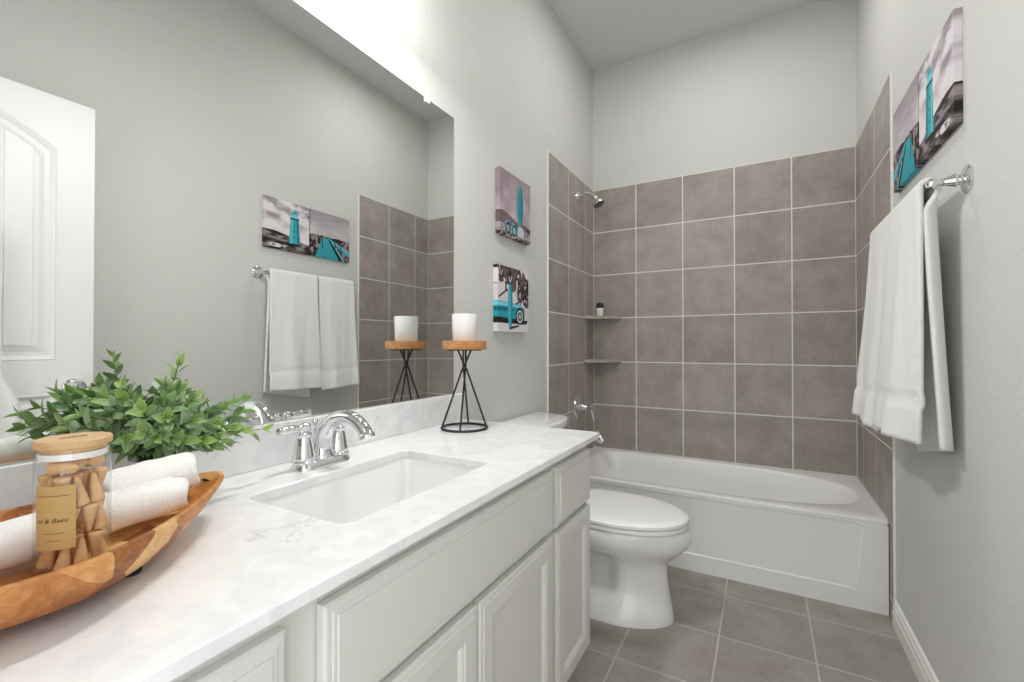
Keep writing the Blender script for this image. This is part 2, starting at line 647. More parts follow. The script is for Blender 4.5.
# counter with a sink cut-out
HX0, HX1, HY0, HY1 = 0.176, 0.460, -2.605, -2.148
hx, hy = (HX0 + HX1) / 2, (HY0 + HY1) / 2
top = thing('countertop', 'white veined quartz worktop with a sink cut-out on the vanity', 'countertop', (0.28, -2.44, 0.809))
A = angles(hx, hy, [(XL + 0.001, CX, CY0, CY1)], 120)
hole = rrect(HX0, HX1, HY0, HY1, 0.022)
inr = [star(hx, hy, a, hole) for a in A]
hole2 = rrect(HX0 - 0.002, HX1 + 0.002, HY0 - 0.002, HY1 + 0.002, 0.024)
inr2 = [star(hx, hy, a, hole2) for a in A]
rect = lambda ins: [star(hx, hy, a, lambda x, y: XL + 0.001 + ins <= x <= CX - ins and CY0 + ins <= y <= CY1 - ins) for a in A]
o0, o1 = rect(0), rect(0.003)
z0, z1 = 0.809, ZK
bm = BM()
loops = [[(x, y, z0) for x, y in inr], [(x, y, z1 - 0.002) for x, y in inr], [(x, y, z1) for x, y in inr2], [(x, y, z1) for x, y in o1], [(x, y, z1 - 0.003) for x, y in o0], [(x, y, z0) for x, y in o0]]
loops.append(loops[0])
loft(bm, loops, True, False, False)
bmesh.ops.remove_doubles(bm, verts=bm.verts, dist=1e-6)
obj('slab', fix(bm), M['quartz'], top)
tag(obj('backsplash', box(BM(), XL + 0.001, 0.012, CY0, -1.632, ZK + 0.0003, 0.9325, 0.0015, 1), M['quartz'], None, origin=(0, -2.44, ZK)), 'long low white quartz backsplash strip under the mirror', 'backsplash')

# undermount sink
sink = thing('sink', 'white rectangular undermount sink set into the quartz counter', 'sink', (hx, hy, 0.64))
A2 = [2 * PI * i / 96 for i in range(96)]


def rloop(x0, x1, y0, y1, r, z):
    fn = rrect(x0, x1, y0, y1, r)
    cx, cy = (x0 + x1) / 2, (y0 + y1) / 2
    return [(*star(cx, cy, a, fn), z) for a in A2]


bm = BM()
L = []
for ins, r, z in ((-0.030, 0.05, 0.8085), (-0.004, 0.026, 0.8085), (-0.001, 0.026, 0.803), (0.008, 0.028, 0.74), (0.017, 0.030, 0.69), (0.032, 0.035, 0.665), (0.07, 0.03, 0.656), (0.11, 0.02, 0.654)):
    L.append(rloop(HX0 + ins, HX1 - ins, HY0 + ins, HY1 - ins, r, z))
for ins, r, z in ((0.11, 0.02, 0.640), (0.05, 0.05, 0.642), (0.002, 0.05, 0.68), (-0.014, 0.04, 0.79), (-0.030, 0.05, 0.79)):
    L.append(rloop(HX0 + ins, HX1 - ins, HY0 + ins, HY1 - ins, r, z))
L.append(L[0])
loft(bm, L, True, False, False)
bmesh.ops.remove_doubles(bm, verts=bm.verts, dist=1e-6)
# floor of the basin
fl = rloop(HX0 + 0.105, HX1 - 0.105, HY0 + 0.105, HY1 - 0.105, 0.02, 0.6538)
loft(bm, [[(x, y, 0.641) for x, y, z in fl], fl])
obj('basin', fix(bm), M['porcelain'], sink, 50)
bm = BM()
lathe(bm, [(0.022, 0), (0.022, 0.003), (0.016, 0.004), (0.015, 0.002), (0.012, 0.006), (0.003, 0.008)], (hx, hy, 0.6542))
obj('drain', bm, M['chrome'], sink, 40)

# ------------------------------------------------------------------ faucet
fx, fy = 0.098, -2.368
fau = thing('faucet', 'chrome two-handle faucet with arched spout behind the sink', 'faucet', (fx, fy, ZK))
bm = BM()
L = []
for ins, z in ((0.0, ZK), (0.0, ZK + 0.005), (0.003, ZK + 0.008), (0.005, ZK + 0.016), (0.009, ZK + 0.020), (0.014, ZK + 0.021)):
    L.append(rloop(fx - 0.034 + ins, fx + 0.034 - ins, fy - 0.078 + ins, fy + 0.078 - ins, 0.033 - ins, z))
loft(bm, L)
obj('base_plate', fix(bm), M['chrome'], fau, 50)
for s in (-1, 1):
    yy = fy + s * 0.0495
    bm = BM()
    lathe(bm, [(0.029, 0), (0.029, 0.004), (0.025, 0.007), (0.0265, 0.013), (0.024, 0.019), (0.0225, 0.032), (0.0185, 0.054), (0.0165, 0.060), (0.0195, 0.063), (0.0195, 0.068), (0.013, 0.071), (0.011, 0.076), (0.003, 0.079)], (fx, yy, ZK + 0.016))
    h = obj('handle', bm, M['chrome'], fau, 50)
    bm = BM()
    d = Vector((0.0 if s < 0 else -0.012, s * 1.0, 0.0)).normalized()
    b0 = Vector((fx, yy, ZK + 0.098))
    lathe(bm, [(0.004, -0.015), (0.0125, -0.011), (0.0145, -0.004), (0.013, 0.003), (0.009, 0.009), (0.0078, 0.013), (0.0095, 0.02), (0.0115, 0.032), (0.011, 0.046), (0.0085, 0.055), (0.0075, 0.058), (0.0098, 0.061), (0.009, 0.067), (0.002, 0.070)], b0, d + Vector((0, 0, 0.03)))
    obj('lever', bm, M['chrome'], h, 50)
bm = BM()
pts = spline([(fx + 0.004, fy, ZK + 0.018), (fx + 0.004, fy, ZK + 0.05), (fx + 0.016, fy, ZK + 0.088), (fx + 0.052, fy, ZK + 0.118), (fx + 0.096, fy, ZK + 0.126), (fx + 0.132, fy, ZK + 0.114), (fx + 0.154, fy, ZK + 0.095), (fx + 0.162, fy, ZK + 0.080)], 40)
rr = [0.0265 - 0.0105 * min(1, i / 20) + (0.003 if i > 36 else 0) for i in range(41)]
tube(bm, pts, rr, 20)
lathe(bm, [(0.029, 0), (0.029, 0.006), (0.0265, 0.010)], (fx + 0.004, fy, ZK + 0.0185))
obj('spout', bm, M['chrome'], fau, 50)
bm = BM()
lathe(bm, [(0.007, 0), (0.006, 0.006), (0.0035, 0.01), (0.003, 0.06), (0.006, 0.064), (0.0075, 0.069), (0.004, 0.074), (0.004, 0.077), (0.0085, 0.083), (0.009, 0.089), (0.006, 0.095), (0.001, 0.097)], (fx - 0.026, fy, ZK + 0.018))
obj('lift_rod', bm, M['chrome'], fau, 50)

# ------------------------------------------------------------------ candle stand and candle
sx, sy = 0.134, -1.799
st = thing('candle_stand', 'black wire hourglass stand with a round wooden top on the counter end', 'stand', (sx, sy, ZK))
bm = BM()
ring(bm, (sx, sy, ZK + 0.0045), 0.081, 0.0042)
obj('base_ring', bm, M['black'], st, 60)
for k in range(4):
    a = PI / 4 * 0.55 + k * PI / 2
    d = Vector((math.cos(a), math.sin(a), 0))
    c = Vector((sx, sy, 0))
    off = Vector((-d.y, d.x, 0)) * 0.0045
    bm = BM()
    tube(bm, [c + d * 0.081 + Vector((0, 0, ZK + 0.004)), c + d * 0.007 + off + Vector((0, 0, ZK + 0.212)), c - d * 0.002 + off + Vector((0, 0, ZK + 0.228)), c - d * 0.024 + Vector((0, 0, ZK + 0.281))], 0.0036, 10)
    obj('rod', bm, M['black'], st, 60)
obj('plate', lathe(BM(), [(0.062, 0), (0.062, 0.004)], (sx, sy, ZK + 0.279)), M['black'], st, 40)
bm = BM()
lathe(bm, [(0.076, 0), (0.079, 0.003), (0.079, 0.028), (0.0775, 0.030)], (sx, sy, ZK + 0.283), n=64)
obj('wooden_top', bm, M['honey'], st, 40)
cz = ZK + 0.313
cn = thing('candle', 'white candle in a straight glass tumbler on the wooden stand', 'candle', (sx, sy, cz))
bm = BM()
lathe(bm, [(0.041, 0.0), (0.0425, 0.002), (0.0445, 0.05), (0.0455, 0.094), (0.0450, 0.0955), (0.0440, 0.0955), (0.0436, 0.088)], (sx, sy, cz + 0.0002), n=48, caps=(True, False))
obj('tumbler', bm, M['milk'], cn, 50)
bm = BM()
lathe(bm, [(0.0395, 0.003), (0.041, 0.006), (0.0434, 0.05), (0.0434, 0.089), (0.0428, 0.0902), (0.01, 0.0895)], (sx, sy, cz + 0.001), n=48)
obj('wax', bm, M['wax'], cn, 50)
obj('wick', tube(BM(), [(sx, sy, cz + 0.088), (sx + 0.001, sy, cz + 0.098)], 0.0012, 8), M['rubber'], cn)

# ------------------------------------------------------------------ wooden tray
TCX, TCY, TAX, HL, HW = 0.272, -2.952, Vector((-0.2, 0.98, 0)).normalized(), 0.288, 0.172
TPX = Vector((TAX.y, -TAX.x, 0))
tray = thing('tray', 'long boat-shaped acacia tray on black feet at the near counter end', 'tray', (TCX, TCY, ZK))


def leaf_loop(scale_l, scale_w, z, lift=0.0, n=96):
    out = []
    for i in range(n):
        a = 2 * PI * i / n
        s = math.cos(a)
        w = 1 - abs(s) ** 1.55
        tipw = 0.14 * math.sqrt(max(0.0, 1 - s ** 8))
        ww = math.copysign(max(w * 0.88 + tipw, 0), math.sin(a)) if abs(math.sin(a)) > 1e-9 else 0
        if ww < 0:
            ww *= 0.76
        p = Vector((TCX, TCY, 0)) + TAX * (s * HL * scale_l) + TPX * (ww * HW * scale_w)
        out.append((p.x, p.y, z + lift * abs(s) ** 3))
    return out


zb = ZK + 0.014
L = [leaf_loop(0.45, 0.35, zb, 0.0), leaf_loop(0.72, 0.72, zb + 0.001, 0.006), leaf_loop(0.83, 0.86, zb + 0.007, 0.012), leaf_loop(0.93, 0.955, zb + 0.026, 0.016), leaf_loop(0.985, 0.99, zb + 0.042, 0.012), leaf_loop(1.0, 1.0, zb + 0.051, 0.006),
     leaf_loop(0.995, 0.99, zb + 0.055, 0.004), leaf_loop(0.965, 0.945, zb + 0.055, 0.004), leaf_loop(0.955, 0.93, zb + 0.051, 0.004), leaf_loop(0.90, 0.88, zb + 0.038, 0.010), leaf_loop(0.82, 0.80, zb + 0.028, 0.008), leaf_loop(0.70, 0.68, zb + 0.024, 0.004), leaf_loop(0.4, 0.3, zb + 0.023, 0)]
bm = BM()
loft(bm, L)
obj('bowl', fix(bm), M['acacia'], tray, 60)
for s, w in ((0.085, 0.092), (-0.085, 0.092), (0.085, -0.062), (-0.085, -0.062)):
    p = Vector((TCX, TCY, 0)) + TAX * s + TPX * w
    obj('foot', lathe(BM(), [(0.010, 0), (0.0115, 0.002), (0.0115, 0.013), (0.009, 0.0175)], (p.x, p.y, ZK + 0.0002), n=20), M['rubber'], tray, 50)
p = Vector((TCX, TCY, 0)) + TAX * (HL * 0.915)
bm = BM()
lathe(bm, [(0.008, 0), (0.010, 0.0015), (0.004, 0.003)], (p.x, p.y, zb + 0.048), TPX.cross(TAX) * -1 - TAX * 0.9, 20)
obj('grip_hole_shade', bm, M['rubber'], tray, 50)  # solid black disc stands in for the shade inside a grip hole
ZF = zb + 0.0242


# ------------------------------------------------------------------ rolled towels
def rolled(name, label, a, b, R, seed):
    rnd = random.Random(seed)
    a, b = Vector(a), Vector(b)
    t = thing(name, label, 'towel', (a + b) / 2 - Vector((0, 0, R)), 'rolled towels in the tray')
    u, v, w = frame(b - a)
    ln = (b - a).length
    bm = BM()
    turns = R / 0.0098
    n = int(turns * 30)
    ph = rnd.uniform(0, 6)
    rows = []
    m = 26
    for j in range(m + 1):
        q = j / m
        row = []
        for i in range(n + 1):
            f = i / n
            r = 0.004 + (R - 0.0045 - 0.004) * f
            ang = ph + f * turns * 2 * PI
            wob = 1 + 0.025 * math.sin(q * 9 + ang + seed) + 0.02 * math.sin(q * 21 + 2 * ang)
            endd = (0.004 * math.sin(3 * ang + seed) - 0.010 * (1 - f)) * (1 if j in (0, m) else 0) * (-1 if j == 0 else 1)
            p = a + w * (ln * q + endd) + (u * math.cos(ang) + v * math.sin(ang)) * (r * wob)
            row.append(bm.verts.new(p))
        rows.append(row)
    for r0, r1 in zip(rows, rows[1:]):
        for i in range(n):
            bm.faces.new((r0[i], r0[i + 1], r1[i + 1], r1[i]))
    o = obj('towel_roll', fix(bm), M['roll'], t, 180)
    md = o.modifiers.new('thick', 'SOLIDIFY')
    md.thickness = 0.0088
    md.offset = 0
    return t


rolled('rolled_towel', 'long white rolled towel lying behind the glass jar, in front of the other roll', (0.314, -3.000, ZF + 0.0310), (0.290, -2.768, ZF + 0.0380), 0.0295, 1)
rolled('rolled_towel', 'white rolled towel at the back of the tray, nearest the plant', (0.236, -2.850, ZF + 0.043), (0.220, -2.728, ZF + 0.048), 0.036, 2)

# ------------------------------------------------------------------ jar with wooden cones
JX, JY, JR = 0.362, -2.912, 0.0332
JZ = ZF + 0.0012
jar = thing('glass_jar', 'clear glass jar with bamboo lid and kraft label in the tray', 'jar', (JX, JY, JZ))
bm = BM()
lathe(bm, [(JR - 0.002, 0), (JR, 0.0025), (JR, 0.142)], (JX, JY, JZ), n=64, caps=(True, False))
obj('jar_glass', bm, M['glass'], jar, 50)
bm = BM()
lathe(bm, [(JR - 0.006, 0.137), (JR - 0.0045, 0.139), (JR - 0.0045, 0.143), (JR + 0.0005, 0.1435), (JR + 0.001, 0.1445), (JR + 0.001, 0.1505), (JR - 0.0005, 0.152)], (JX, JY, JZ), n=64)
lid = obj('jar_lid', bm, M['bamboo'], jar, 40)
obj('jar_seal', lathe(BM(), [(JR - 0.0035, 0.130), (JR - 0.003, 0.132), (JR - 0.003, 0.136), (JR - 0.0035, 0.1372)], (JX, JY, JZ), n=48), M['plastic'], jar, 40)
tocam = math.atan2(cam.location.y - JY, cam.location.x - JX)
LA = tocam - 0.50          # label is turned to the left of the line to the viewer
LW, LZ0, LZ1 = 0.037, JZ + 0.034, JZ + 0.104


def cyl(s, z, r):
    a = LA + s / JR
    return Vector((JX + r * math.cos(a), JY + r * math.sin(a), z))


bm = BM()
L = []
for r in (JR + 0.0003, JR + 0.0007):
    pass
n = 16
g = [[[bm.verts.new(cyl((i / n - 0.5) * LW, z, r)) for i in range(n + 1)] for z in (LZ0, LZ1)] for r in (JR + 0.0003, JR + 0.0008)]
for i in range(n):
    for r in (0, 1):
        bm.faces.new((g[r][0][i], g[r][0][i + 1], g[r][1][i + 1], g[r][1][i]))
    for zz in (0, 1):
        bm.faces.new((g[0][zz][i], g[0][zz][i + 1], g[1][zz][i + 1], g[1][zz][i]))
for i in (0, n):
    bm.faces.new((g[0][0][i], g[0][1][i], g[1][1][i], g[1][0][i]))
label = obj('label', fix(bm), M['kraft'], jar, 40, label='kraft paper label')


def lettering(name, text, size, parent, place, shear=0.25):
    cu = bpy.data.curves.new(name, 'FONT')
    cu.body = text
    cu.size = size
    cu.shear = shear
    cu.align_x = 'CENTER'
    cu.align_y = 'CENTER'
    cu.resolution_u = 3
    to = bpy.data.objects.new(name, cu)
    COL.objects.link(to)
    dg = bpy.context.evaluated_depsgraph_get()
    me = bpy.data.meshes.new_from_object(to.evaluated_get(dg))
    bpy.data.objects.remove(to)
    bm = BM()
    bm.from_mesh(me)
    bpy.data.meshes.remove(me)
    bmesh.ops.subdivide_edges(bm, edges=[e for e in bm.edges if e.calc_length() > 0.006], cuts=2)
    for v in bm.verts:
        v.co = place(v.co.x, v.co.y)
    return obj(name, bm, M['ink'], parent)


lettering('lettering', 'ot & Bees', 0.0072, label, lambda x, y: cyl(x - 0.002, (LZ0 + LZ1) / 2 - 0.003 + y, JR + 0.0011), 0.3)
for zz, w in ((LZ1 - 0.011, 0.029), (LZ0 + 0.018, 0.019), (LZ0 + 0.010, 0.012)):
    bm = BM()
    rows = [[bm.verts.new(cyl((k / 8 - 0.5) * w, zz + dz, JR + 0.0011)) for k in range(9)] for dz in (0, 0.0005)]
    for k in range(8):
        bm.faces.new((rows[0][k], rows[0][k + 1], rows[1][k + 1], rows[1][k]))
    obj('printed_line', bm, M['ink'], label)
# burnt-in scrawl on the lid
bm = BM()
tube(bm, [(JX + 0.004 * math.sin(i * 1.9), JY - 0.013 + i * 0.0011, JZ + 0.1521) for i in range(24)], 0.0004, 6)
obj('scrawl', bm, M['ink'], lid)

rnd = random.Random(5)
CH, CR = 0.034, 0.0074


def cone_bm():
    bm = BM()
    lathe(bm, [(CR * 0.86, 0), (CR, 0.0012), (CR * 0.97, 0.004), (CR * 0.36, CH - 0.004), (CR * 0.2, CH - 0.001), (0.0004, CH)], (0, 0, 0), n=20)
    return bm


cone0 = None
ncone = 0


def put_cone(p, d):
    """a wooden cone with its base centre at p and its tip along d"""
    global cone0, ncone
    if cone0 is None:
        cone0 = obj('wooden_cone', cone_bm(), M['cone'], None, 50)
        o = cone0
    else:
        o = cone0.copy()
        COL.objects.link(o)
    o.location = p
    o.rotation_mode = 'QUATERNION'
    o.rotation_quaternion = Vector(d).normalized().to_track_quat('Z', 'Y')
    tag(o, 'small tan wooden cone in the glass jar with the bamboo lid', 'cone', 'wooden cones in the jar')
    ncone += 1


JI = JR - 0.0012
z = JZ + 0.0055
for layer in range(3):
    nn = 9
    for k in range(nn):
        a = 2 * PI * k / nn + layer * 0.35
        up = (k + layer) % 2 == 0
        rad = JI - CR - 0.0006 if up else JI - CR - 0.0012
        c = Vector((JX + rad * math.cos(a), JY + rad * math.sin(a), 0))
        tilt = Vector((-math.sin(a), math.cos(a), 0)) * rnd.uniform(-0.12, 0.12)
        if up:
            put_cone(c + Vector((0, 0, z)), Vector((-0.10 * math.cos(a), -0.10 * math.sin(a), 1)) + tilt)
        else:
            put_cone(c + Vector((0, 0, z + CH + 0.0005)), Vector((-0.10 * math.cos(a), -0.10 * math.sin(a), -1)) + tilt)
    for k in range(3):
        a = layer + 2 * PI / 3 * k
        put_cone(Vector((JX + 0.0075 * math.cos(a), JY + 0.0075 * math.sin(a), z + (0 if k == 1 else CH))), (0, 0, 1 if k == 1 else -1))
    z += CH + 0.0015
# loose ones lying on top
for (ox, oy, dx, dy, dz, hz) in ((0.019, -0.010, -0.5, 0.8, 0.15, 0.0085), (0.006, -0.020, 0.9, 0.35, 0.10, 0.0085), (-0.008, 0.018, 0.5, -0.8, 0.12, 0.008), (0.014, 0.016, -0.9, 0.2, 0.5, 0.010), (-0.016, -0.012, 0.2, 0.9, 0.1, 0.0085)):
    put_cone(Vector((JX + ox, JY + oy, z + hz)), (dx, dy, dz))

# ------------------------------------------------------------------ potted plant behind the tray
PX, PY = 0.080, -2.705
plant = thing('potted_plant', 'bushy variegated green plant behind the tray, against the mirror', 'plant', (PX, PY, ZK))
bm = BM()
lathe(bm, [(0.036, 0), (0.038, 0.002), (0.046, 0.085), (0.047, 0.09), (0.043, 0.09), (0.042, 0.078)], (PX, PY, ZK + 0.0003), n=40)
obj('pot', bm, M['potwhite'], plant, 50)
obj('soil', lathe(BM(), [(0.041, 0), (0.0415, 0.004), (0.01, 0.007)], (PX, PY, ZK + 0.0785), n=32), M['soil'], plant, 50)


def sprig(base, tipp, nleaf, seed, bright=0.0, ls=0.034):
    rnd = random.Random(seed)
    base, tipp = Vector(base), Vector(tipp)
    mid = (base + tipp) / 2 + Vector((rnd.uniform(-.012, .012), rnd.uniform(-.012, .012), 0.018))
    pts = spline([base, mid, tipp], 18)
    bm = BM()
    col = bm.loops.layers.float_color.new('tint')
    tube(bm, pts, [0.0017 - 0.0009 * i / 18 for i in range(19)], 6)
    for i in range(nleaf):
        f = 0.30 + 0.70 * (i // 2) / max(1, (nleaf - 1) // 2)
        k = min(int(f * 18), 17)
        p = pts[k].lerp(pts[k + 1], f * 18 - k) if f < 1 else pts[18]
        t = (pts[min(k + 1, 18)] - pts[max(k - 1, 0)]).normalized()
        u, v, w = frame(t)
        a = (i % 2) * PI + (i // 2) * PI / 2 + rnd.uniform(-.35, .35) + seed
        side = u * math.cos(a) + v * math.sin(a)
        open_ = 0.95 - 0.55 * max(0, f - 0.6) / 0.4
        d = (side * open_ + t * (0.45 + 0.5 * f)).normalized()
        nrm = (t - d * t.dot(d)).normalized()
        wd = d.cross(nrm)
        ln = ls * (1.0 - 0.30 * max(0, f - 0.7) / 0.3) * rnd.uniform(0.8, 1.12)
        wid = ln * rnd.uniform(0.48, 0.60)
        g0 = rnd.uniform(0, 1)
        yel = max(0.0, f - 0.75) * 2.2 * (0.35 + bright)
        deep = Vector((0.14 + 0.08 * g0, 0.26 + 0.11 * g0, 0.105 + 0.05 * g0)).lerp(Vector((0.25, 0.44, 0.045)), min(1, yel))
        pale = Vector((0.36 + .12 * g0, 0.52 + .10 * g0, 0.26 + .10 * g0)).lerp(Vector((0.45, 0.62, 0.10)), min(1, yel))
        frost = Vector((0.58, 0.66, 0.56))
        if rnd.random() < 0.34 and yel < 0.2:
            deep = deep.lerp(frost, 0.45)
            pale = pale.lerp(frost, 0.6)
        rows = []
        nu = 7
        for q in range(nu + 1):
            s = q / nu
            hw = wid / 2 * (math.sin(PI * s ** 0.8) ** 0.85) if 0 < q < nu else 0.0005
            cen = p + d * (ln * s + 0.002) - nrm * (0.20 * ln * s * s) * (1 if g0 > .3 else -0.5)
            rows.append([(bm.verts.new(cen + wd * hw * e + nrm * abs(e) * hw * 0.28), e) for e in (-1, -0.55, 0, 0.55, 1)])
        for r0, r1 in zip(rows, rows[1:]):
            for j in range(4):
                f4 = bm.faces.new((r0[j][0], r0[j + 1][0], r1[j + 1][0], r1[j][0]))
                f4.material_index = 1
                f4.smooth = True
                for lp in f4.loops:
                    e = next(e for vv, e in r0 + r1 if vv is lp.vert)
                    c = deep.lerp(pale, 1.0 if abs(e) > 0.9 else (0.12 if abs(e) > 0.3 else 0.38))
                    lp[col] = (c.x, c.y, c.z, 1)
    return obj('sprig', bm, [M['stem'], M['leaf']], plant)


rnd = random.Random(11)
base = Vector((PX, PY, ZK + 0.08))
tips = [  # (x, y, z, leaves, bright)
    (0.135, -2.745, 1.100, 18, 1.0), (0.105, -2.850, 1.035, 12, 0.3),
    (0.115, -2.612, 1.012, 12, 0.2), (0.120, -2.560, 0.945, 10, 0.5), (0.11, -2.605, 0.985, 10, 0.2), (0.14, -2.650, 1.010, 12, 0.2),
    (0.09, -2.880, 1.010, 12, 0.3), (0.11, -2.895, 0.975, 14, 0.2), (0.125, -2.885, 0.955, 14, 0.1), (0.07, -2.890, 0.99, 12, 0.2), (0.10, -2.905, 1.0, 12, 0.2), (0.08, -2.850, 1.020, 12, 0.2),
    (0.15, -2.815, 1.015, 14, 0.7), (0.16, -2.780, 1.000, 16, 0.5), (0.17, -2.740, 0.990, 16, 0.2), (0.165, -2.700, 0.980, 16, 0.4),
    (0.16, -2.665, 0.965, 14, 0.5), (0.15, -2.630, 0.955, 12, 0.4), (0.17, -2.820, 0.980, 14, 0.2), (0.18, -2.730, 0.955, 14, 0.7),
    (0.165, -2.690, 0.940, 14, 0.6), (0.165, -2.845, 0.975, 12, 0.2), (0.05, -2.80, 1.045, 12, 0.4), (0.05, -2.70, 1.035, 12, 0.3),
    (0.06, -2.815, 1.030, 12, 0.2), (0.05, -2.66, 1.005, 12, 0.4), (0.12, -2.75, 1.040, 16, 0.3), (0.13, -2.72, 1.025, 16, 0.3),
    (0.14, -2.77, 1.025, 16, 0.2), (0.10, -2.76, 1.050, 14, 0.2), (0.175, -2.775, 0.965, 14, 0.3), (0.11, -2.82, 1.030, 14, 0.4), (0.13, -2.67, 1.0, 14, 0.2),
    (0.175, -2.760, 0.960, 12, 0.3), (0.165, -2.700, 0.955, 12, 0.4), (0.155, -2.655, 0.94, 12, 0.3), (0.165, -2.800, 0.970, 12, 0.5),
]
for i, (x, y, z_, nl, br) in enumerate(tips):
    b = base + Vector((rnd.uniform(-.02, .02), rnd.uniform(-.02, .02), 0))
    sprig(b, (x, -2.70 + (y + 2.745) * 0.88, z_), nl, 100 + i, br, 0.037 if z_ < 1.09 else 0.031)


# ------------------------------------------------------------------ toilet
TY = -1.185
toi = thing('toilet', 'white two-piece toilet between the vanity and the bathtub', 'toilet', (0.35, TY, 0))


def egg(xb, xf, hw, z, n=72, pinch=0.0, pw=2.0):
    out = []
    xc = xb + (xf - xb) * 0.44
    for i in range(n):
        a = 2 * PI * i / n
        c, s = math.cos(a), math.sin(a)
        if c >= 0:
            x = xc + (xf - xc) * sup(c, 0.92)
            y = hw * sup(s, 0.98)
        else:
            x = xc + (xc - xb) * sup(c, 0.55)
            y = hw * sup(s, 0.75)
        if pinch:
            t = min(1.0, max(0.0, (0.555 - x) / 0.07))
            t = t * t * (3 - 2 * t)
            y *= 1 - pinch * t
        out.append((x, TY + y, z))
    return out


bm = BM()
secs = [(0.10, 0.746, 0.166, 0.0, 0.06), (0.10, 0.746, 0.166, 0.010, 0.06), (0.10, 0.740, 0.152, 0.045, 0.10), (0.10, 0.733, 0.139, 0.085, 0.25), (0.10, 0.727, 0.131, 0.115, 0.55), (0.10, 0.722, 0.126, 0.15, 0.62), (0.10, 0.719, 0.123, 0.205, 0.60), (0.09, 0.722, 0.127, 0.232, 0.45),
        (0.09, 0.745, 0.142, 0.255, 0.22), (0.08, 0.772, 0.160, 0.278, 0.10), (0.08, 0.797, 0.180, 0.303, 0.0), (0.08, 0.811, 0.193, 0.33, 0.0), (0.07, 0.812, 0.197, 0.36, 0.0), (0.07, 0.806, 0.195, 0.378, 0.0), (0.07, 0.800, 0.190, 0.383, 0.0)]
loft(bm, [egg(xb, xf, hw, z_, 72, p_) for xb, xf, hw, z_, p_ in secs])
obj('bowl', fix(bm), M['porcelain'], toi, 60)
bm = BM()
loft(bm, [egg(0.29, 0.780, 0.175, 0.3835), egg(0.29, 0.785, 0.178, 0.3885), egg(0.285, 0.799, 0.193, 0.3887), egg(0.28, 0.803, 0.197, 0.391), egg(0.28, 0.803, 0.197, 0.402), egg(0.285, 0.799, 0.193, 0.4045)])
obj('seat', fix(bm), M['plastic'], toi, 40)
bm = BM()
loft(bm, [egg(0.28, 0.785, 0.178, 0.4047), egg(0.28, 0.787, 0.180, 0.4088), egg(0.275, 0.799, 0.195, 0.409), egg(0.27, 0.803, 0.199, 0.411), egg(0.27, 0.803, 0.199, 0.422), egg(0.275, 0.797, 0.193, 0.428), egg(0.30, 0.770, 0.165, 0.4325), egg(0.36, 0.70, 0.11, 0.4345)])
obj('lid', fix(bm), M['plastic'], toi, 40)
for s in (-1, 1):
    obj('hinge', lathe(BM(), [(0.012, -0.025), (0.014, -0.02), (0.014, 0.02), (0.012, 0.025)], (0.262, TY + s * 0.075, 0.405), (0, 1, 0), 16), M['plastic'], toi, 40)


def tankl(x0, xs, xf, hw, z, n=64):
    out = [(x0, TY - hw, z)]
    for i in range(n + 1):
        t = -1 + 2 * i / n
        y = hw * t
        x = x0 + (xs - x0) * (1 - abs(t) ** 14) + (xf - xs) * (1 - abs(t) ** 2.6)
        out.append((max(x, x0 + 0.001), TY + y, z))
    out.append((x0, TY + hw, z))
    return out


bm = BM()
loft(bm, [tankl(0.006, 0.13, 0.165, 0.20, 0.384), tankl(0.006, 0.15, 0.19, 0.215, 0.40), tankl(0.006, 0.16, 0.205, 0.235, 0.60), tankl(0.006, 0.165, 0.21, 0.243, 0.727)])
obj('tank', fix(bm), M['porcelain'], toi, 40)
bm = BM()
loft(bm, [tankl(0.004, 0.165, 0.222, 0.255, 0.728), tankl(0.004, 0.17, 0.232, 0.266, 0.732), tankl(0.004, 0.17, 0.232, 0.266, 0.758), tankl(0.006, 0.165, 0.225, 0.259, 0.766), tankl(0.010, 0.15, 0.20, 0.24, 0.769)])
obj('tank_lid', fix(bm), M['porcelain'], toi, 40)
bm = BM()
lathe(bm, [(0.016, 0), (0.016, 0.006), (0.008, 0.010), (0.008, 0.018)], (0.196, TY - 0.16, 0.66), (1, 0, 0), 20)
tube(bm, [(0.212, TY - 0.163, 0.66), (0.214, TY - 0.12, 0.656), (0.213, TY - 0.085, 0.650)], [0.006, 0.007, 0.005], 10)
obj('flush_lever', bm, M['chrome'], toi, 50)

# ------------------------------------------------------------------ bathtub
ZD, YT = 0.3915, -0.722
tub = thing('bathtub', 'white alcove bathtub with a panelled apron below the tiled walls', 'bathtub', (0.762, -0.36, 0))
ox0, ox1, oy0, oy1 = 0.075, 1.474, -0.668, -0.050
ocx, ocy = 0.70, (oy0 + oy1) / 2


def tubhole(ix0, ix1, iy):
    def f(x, y):
        hy_ = (oy1 - oy0) / 2 - iy
        ty = (y - ocy) / hy_
        if x > ocx:
            tx = (x - ocx) / (ox1 - ix1 - ocx)
            return abs(tx) ** 3.0 + abs(ty) ** 2.5 < 1
        tx = (ocx - x) / (ocx - ox0 - ix0)
        return abs(tx) ** 9 + abs(ty) ** 3.5 < 1
    return f


